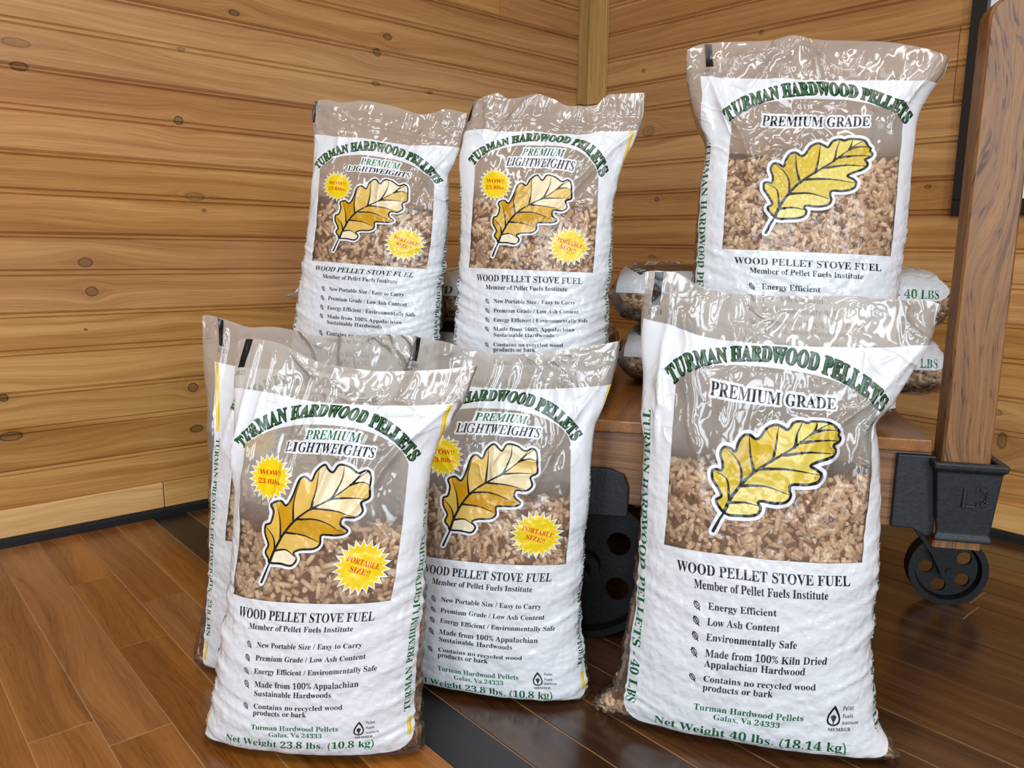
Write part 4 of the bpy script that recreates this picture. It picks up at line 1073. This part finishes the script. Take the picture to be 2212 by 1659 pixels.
R_ = math.radians
DL = [(0, .002), (.10, .010), (.25, .024), (.45, .042), (.70, .056), (1.0, .062), (1.3, .062), (1.48, .059), (1.555, .052), (1.588, .038), (1.6, .004)]
DB = [(0, .002), (.08, .012), (.25, .030), (.45, .050), (.70, .066), (.95, .072), (1.2, .071), (1.38, .066), (1.455, .056), (1.488, .040), (1.5, .004)]
def world(hx, hy): return np.array([hx*.68-2.16444, hy*.68-2.05088, 0.])
G_F, G_C = 'bags standing on the floor', 'bags standing on the cart'
# A
standing('small 23.8 lb pellet bag on the floor, front left, nearest the camera', G_F, True, world(.70, 1.373), R_(-48), R_(3), 0.,
    left=[(0, 514, 741), (.14, 505, 828), (.365, 506, 950), (.6, 512, 1080), (.92, 500, 1262), (.985, 496, 1300), (1.098, 484, 1368), (1.206, 477, 1430), (1.292, 468, 1478), (1.378, 458, 1518), (1.468, 447, 1556), (1.53, 441, 1578), (1.6, 438, 1592)],
    right=[(0, 1032, 787), (.14, 1008, 858), (.25, 972, 915), (.365, 936, 985), (.5, 925, 1060), (.92, 919, 1272), (.985, 918, 1305), (1.098, 916, 1365), (1.206, 915, 1425), (1.292, 911, 1478), (1.378, 909, 1522), (1.468, 916, 1570), (1.53, 921, 1595), (1.6, 915, 1632)],
    top=[(514, 741), (537, 730), (602, 741), (648, 764), (697, 784), (745, 793), (811, 801), (876, 801), (950, 798), (1032, 787)],
    dep=DL, lvl=.62, seed=3, ymid=[(.208,901),(.348,982),(.775,1222),(.92,1303),(.985,1344),(1.098,1402),(1.206,1458),(1.292,1508),(1.378,1549),(1.436,1582),(1.525,1614),(1.585,1644)], xmid=[(0,760),(.208,708),(.348,700),(.5,690),(.775,671),(.92,658),(.985,653),(1.2,641),(1.5,637)],
    creases=[(.17, .02, .13, .62, .012, .006), (.33, .0, .34, .40, .010, .005), (.40, .16, .28, .62, .012, .006), (.62, .22, .44, .62, .012, .007), (.97, .12, .60, .62, .012, .007), (.75, .30, .50, .80, .012, .005), (.10, .02, .05, .45, .012, .006)])
# B
standing('small pellet bag on the floor half hidden behind the front left bag', G_F, True, world(.648, 1.843), R_(-54.2), R_(3), 0.,
    left=[(0, 437, 690), (.14, 438, 777), (.365, 450, 882), (.6, 457, 985), (.92, 460, 1148), (1.1, 459, 1235), (1.292, 450, 1305), (1.378, 442, 1345), (1.468, 432, 1390), (1.53, 427, 1412), (1.6, 428, 1430)],
    right=[(0, 902, 726), (.14, 880, 800), (.365, 840, 900), (.6, 812, 1000), (.92, 805, 1160), (1.292, 805, 1320), (1.6, 812, 1440)],
    top=[(437, 690), (444, 680), (500, 695), (540, 707), (590, 706), (700, 727), (820, 722), (902, 726)], dep=DL, lvl=.60, seed=14, ymid=[(.208,830),(.92,1175),(1.3,1340)], xmid=[(0,653),(.208,660),(.365,655),(.92,622),(1.3,615)],
    creases=[(.12, .0, .10, .5, .012, .006), (.25, .0, .2, .5, .012, .006)])
# C
standing('small 23.8 lb pellet bag on the floor between the two front bags', G_F, True, world(1.14, 1.29), R_(-54.2), R_(3), 0.,
    left=[(0, 894, 723), (.14, 884, 800), (.365, 866, 905), (.6, 858, 1010), (.92, 853, 1172), (.985, 852, 1203), (1.098, 852, 1255), (1.206, 850, 1300), (1.292, 848, 1335), (1.378, 848, 1375), (1.468, 850, 1408), (1.53, 855, 1428), (1.6, 860, 1445)],
    right=[(0, 1339, 734), (.14, 1325, 818), (.25, 1305, 880), (.365, 1286, 932), (.5, 1282, 995), (.92, 1260, 1205), (.985, 1258, 1238), (1.098, 1254, 1292), (1.206, 1255, 1342), (1.292, 1259, 1380), (1.378, 1266, 1418), (1.468, 1273, 1458), (1.53, 1274, 1488), (1.6, 1266, 1514)],
    top=[(894, 723), (930, 733), (951, 736), (1019, 756), (1068, 766), (1165, 763), (1247, 752), (1309, 742), (1339, 734)],
    dep=DL, lvl=.60, seed=25, ymid=[(.208,868),(.296,911),(.348,940),(.775,1150),(.92,1214),(.985,1250),(1.098,1308),(1.206,1355),(1.292,1396),(1.378,1430),(1.436,1464),(1.525,1494),(1.585,1520)], xmid=[(0,1107),(.208,1075),(.348,1062),(.775,1056),(.92,1050),(.985,1045),(1.2,1037),(1.38,1032),(1.525,1034)],
    creases=[(.42, .0, .40, .5, .010, .006), (.5, .02, .55, .6, .012, .005), (.30, .10, .24, .62, .012, .006), (.95, .1, .7, .6, .012, .006), (.62, .05, .60, .3, .012, .005)])
# D
standing('large 40 lb premium grade pellet bag standing on the floor, front right', G_F, False, world(1.40, .83), R_(-57.5), R_(3), 0.,
    left=[(0, 1394, 591), (.06, 1390, 640), (.115, 1386, 690), (.28, 1392, 800), (.38, 1384, 900), (.5, 1389, 965), (.81, 1384, 1130), (.885, 1379, 1185), (.988, 1370, 1255), (1.085, 1360, 1318), (1.168, 1350, 1370), (1.255, 1340, 1422), (1.36, 1326, 1470), (1.43, 1296, 1495), (1.5, 1273, 1528)],
    right=[(0, 2036, 662), (.115, 2010, 745), (.2, 1965, 815), (.28, 1926, 875), (.38, 1890, 925), (.5, 1901, 1000), (.81, 1898, 1180), (.885, 1894, 1235), (.988, 1889, 1300), (1.085, 1885, 1365), (1.168, 1882, 1420), (1.255, 1884, 1478), (1.36, 1893, 1545), (1.43, 1925, 1598), (1.5, 1949, 1640)],
    top=[(1394, 591), (1408, 585), (1452, 587), (1513, 618), (1575, 634), (1658, 638), (1766, 640), (1857, 640), (1947, 649), (1998, 648), (2036, 662)],
    dep=DB, lvl=.52, seed=36, ymid=[(.198,780),(.31,871),(.81,1205),(.885,1254),(.925,1286),(.988,1327),(1.085,1393),(1.135,1427),(1.168,1450),(1.255,1501),(1.325,1547),(1.437,1597),(1.485,1640)], xmid=[(0,1688),(.198,1672),(.31,1672),(.81,1645),(.988,1645),(1.085,1640),(1.255,1631),(1.437,1620)], body_amp=.0050,
    creases=[(.16, .10, .27, .46, .010, .008), (.98, .10, .62, .70, .012, .009), (.30, .0, .36, .16, .01, .006), (.36, .16, .5, .06, .01, .005), (.75, .35, .52, .72, .012, .005), (.93, .28, .86, .62, .014, .009), (.10, .05, .12, .5, .012, .006)])
def cw(s_, w): return CO+E3*s_+N3*w
# E
standing('small 23.8 lb pellet bag standing on the left end of the cart', G_C, True, cw(-.95, .105), R_(-54.2), R_(2), ZD,
    left=[(0, 682, 218), (.05, 673, 247), (.14, 676, 283), (.365, 682, 350), (.6, 676, 430), (.92, 661, 564), (.985, 657, 588), (1.098, 652, 627), (1.206, 645, 664), (1.292, 641, 695), (1.378, 635, 728), (1.6, 628, 838)],
    right=[(0, 1012, 247), (.14, 998, 312), (.25, 982, 352), (.365, 967, 385), (.6, 969, 460), (.92, 960, 586), (.985, 957, 610), (1.098, 955, 652), (1.206, 953, 692), (1.292, 951, 722), (1.378, 950, 756), (1.6, 946, 860)],
    top=[(682, 218), (707, 215), (734, 222), (789, 218), (849, 230), (911, 247), (940, 243), (964, 236), (1012, 247)], dep=DL, lvl=.54, seed=47, ymid=[(.208,326),(.296,360),(.348,375),(.775,518),(.92,571),(.985,591),(1.098,633),(1.206,674),(1.292,705)], xmid=[(0,832),(.208,815),(.348,808),(.775,796),(.92,788),(.985,780),(1.1,775),(1.25,770)],
    creases=[(.03, .09, .97, .10, .008, .004), (.95, .15, .68, .60, .010, .006), (.22, .1, .2, .35, .01, .004)])
# F
standing('small 23.8 lb pellet bag standing on the middle of the cart', G_C, True, cw(-.60, .088), R_(-54.2), R_(2), ZD,
    left=[(0, 1024, 222), (.05, 1012, 255), (.14, 1002, 292), (.365, 993, 366), (.6, 996, 450), (.92, 993, 586), (.985, 991, 612), (1.098, 989, 655), (1.206, 986, 695), (1.292, 984, 726), (1.378, 982, 760), (1.468, 981, 800), (1.53, 980, 835), (1.6, 980, 880)],
    right=[(0, 1395, 200), (.05, 1394, 240), (.14, 1380, 290), (.25, 1355, 340), (.365, 1334, 400), (.6, 1324, 470), (.92, 1318, 600), (.985, 1316, 622), (1.098, 1314, 662), (1.206, 1313, 700), (1.292, 1312, 730), (1.378, 1312, 764), (1.468, 1312, 805), (1.53, 1312, 840), (1.6, 1312, 885)],
    top=[(1024, 222), (1047, 209), (1076, 201), (1099, 214), (1133, 209), (1156, 203), (1195, 214), (1226, 229), (1283, 229), (1318, 204), (1395, 200)], dep=DL, lvl=.54, seed=58, ymid=[(.208,299),(.296,337),(.348,364),(.775,526),(.92,583),(.985,610),(1.098,656),(1.206,696),(1.292,728),(1.378,760)], xmid=[(0,1186),(.208,1168),(.348,1155),(.6,1150),(.775,1145),(.92,1140),(1.2,1138)],
    creases=[(.03, .09, .97, .10, .008, .004), (.62, .28, .32, .66, .010, .006), (.97, .14, .60, .62, .012, .007), (.27, .05, .22, .22, .01, .005), (.68, .03, .72, .12, .01, .005)])
# G
standing('large 40 lb premium grade pellet bag standing upright on the cart', G_C, False, cw(-.22, .092), R_(-54.2), R_(2), ZD,
    left=[(0, 1484, 114), (.05, 1481, 150), (.115, 1483, 190), (.25, 1502, 262), (.36, 1526, 322), (.5, 1514, 380), (.65, 1506, 458), (.81, 1501, 533), (.885, 1498, 562), (.988, 1495, 610), (1.5, 1488, 872)],
    right=[(0, 2050, 131), (.06, 2042, 160), (.115, 2015, 193), (.22, 1983, 252), (.36, 1970, 320), (.6, 1964, 440), (.81, 1950, 552), (.885, 1944, 586), (.988, 1938, 635), (1.5, 1932, 900)],
    top=[(1484, 114), (1517, 95), (1608, 90), (1665, 88), (1716, 76), (1744, 83), (1790, 88), (1894, 90), (1964, 98), (2034, 116), (2050, 131)], dep=DB, lvl=.42, seed=69, ymid=[(.198,203),(.31,274),(.81,544),(.885,576),(.925,595),(.988,629)], xmid=[(0,1755),(.198,1772),(.31,1763),(.81,1745),(.988,1745)],
    creases=[(.10, .10, .28, .52, .012, .008), (.28, .52, .36, .40, .010, .006), (.97, .08, .85, .30, .014, .008), (.45, .02, .55, .14, .012, .006), (.22, .04, .16, .14, .01, .006)])
# flat bags stacked on the cart behind
def lying(label, s0, s1, w0, w1, z0, z1, seed, lift=0., group='bags lying in two stacks on the cart'):
    """head points to the left end of the cart, printed side up"""
    H = H_B; vs = [0, .06, .16, .30, .75, 1.2, 1.38, 1.46, 1.5]; L = s1-s0
    h = (z1-z0)/2-.001; zc = (z0+z1)/2
    zz = [zc+lift, zc+lift*.6, zc, zc, zc, zc, zc, zc-.004, zc-.01]
    kk = [0, .012, .04, .13, .5, .86, .96, .988, 1.] if lift >= 0 else [0, .03, .09, .17, .5, .86, .96, .988, 1.]
    ww = [.93, .93, .97, 1, 1, 1, .99, .95, .9]
    Lp = []; Rp = []
    wm, wh = (w0+w1)/2, (w1-w0)/2
    for k, z, f in zip(kk, zz, ww):
        Lp.append(cf((s0+L*k, wm-wh*f, z))); Rp.append(cf((s0+L*k, wm+wh*f, z)))
    dep = [(0, .002), (.06, h*.5), (.16, h*.86), (.30, h), (.75, h), (1.2, h), (1.38, h*.95), (1.46, h*.7), (1.5, .003)] if lift >= 0 else [(0, .002), (.06, .008), (.16, h*.55), (.30, h*.92), (.75, h), (1.2, h), (1.38, h*.95), (1.46, h*.7), (1.5, .003)]
    b = cf(((s0+s1)/2, wm, z0))
    return make_bag(np.array(Lp), np.array(Rp), vs, .40, H, dep, (0, 0, 1), b, label, group, m_filmB, .16, seed, nu=80, nv=110, p_exp=2.9, ucover=(-.42, .16), head_amp=.004)
lying('bag lying flat at the bottom of the right stack on the cart', -.50, .105, .30, .66, ZD+.001, .527, 101)
lying('bag lying flat on top of the right stack on the cart', -.52, .095, .295, .66, .529, .655, 102)
lying('bag lying flat at the bottom of the left stack on the cart', -1.09, -.515, .27, .63, ZD+.001, .520, 103)
lying('bag lying flat on top of the left stack, empty corner poking out', -1.20, -.60, .26, .62, .522, .635, 104, lift=-.01)
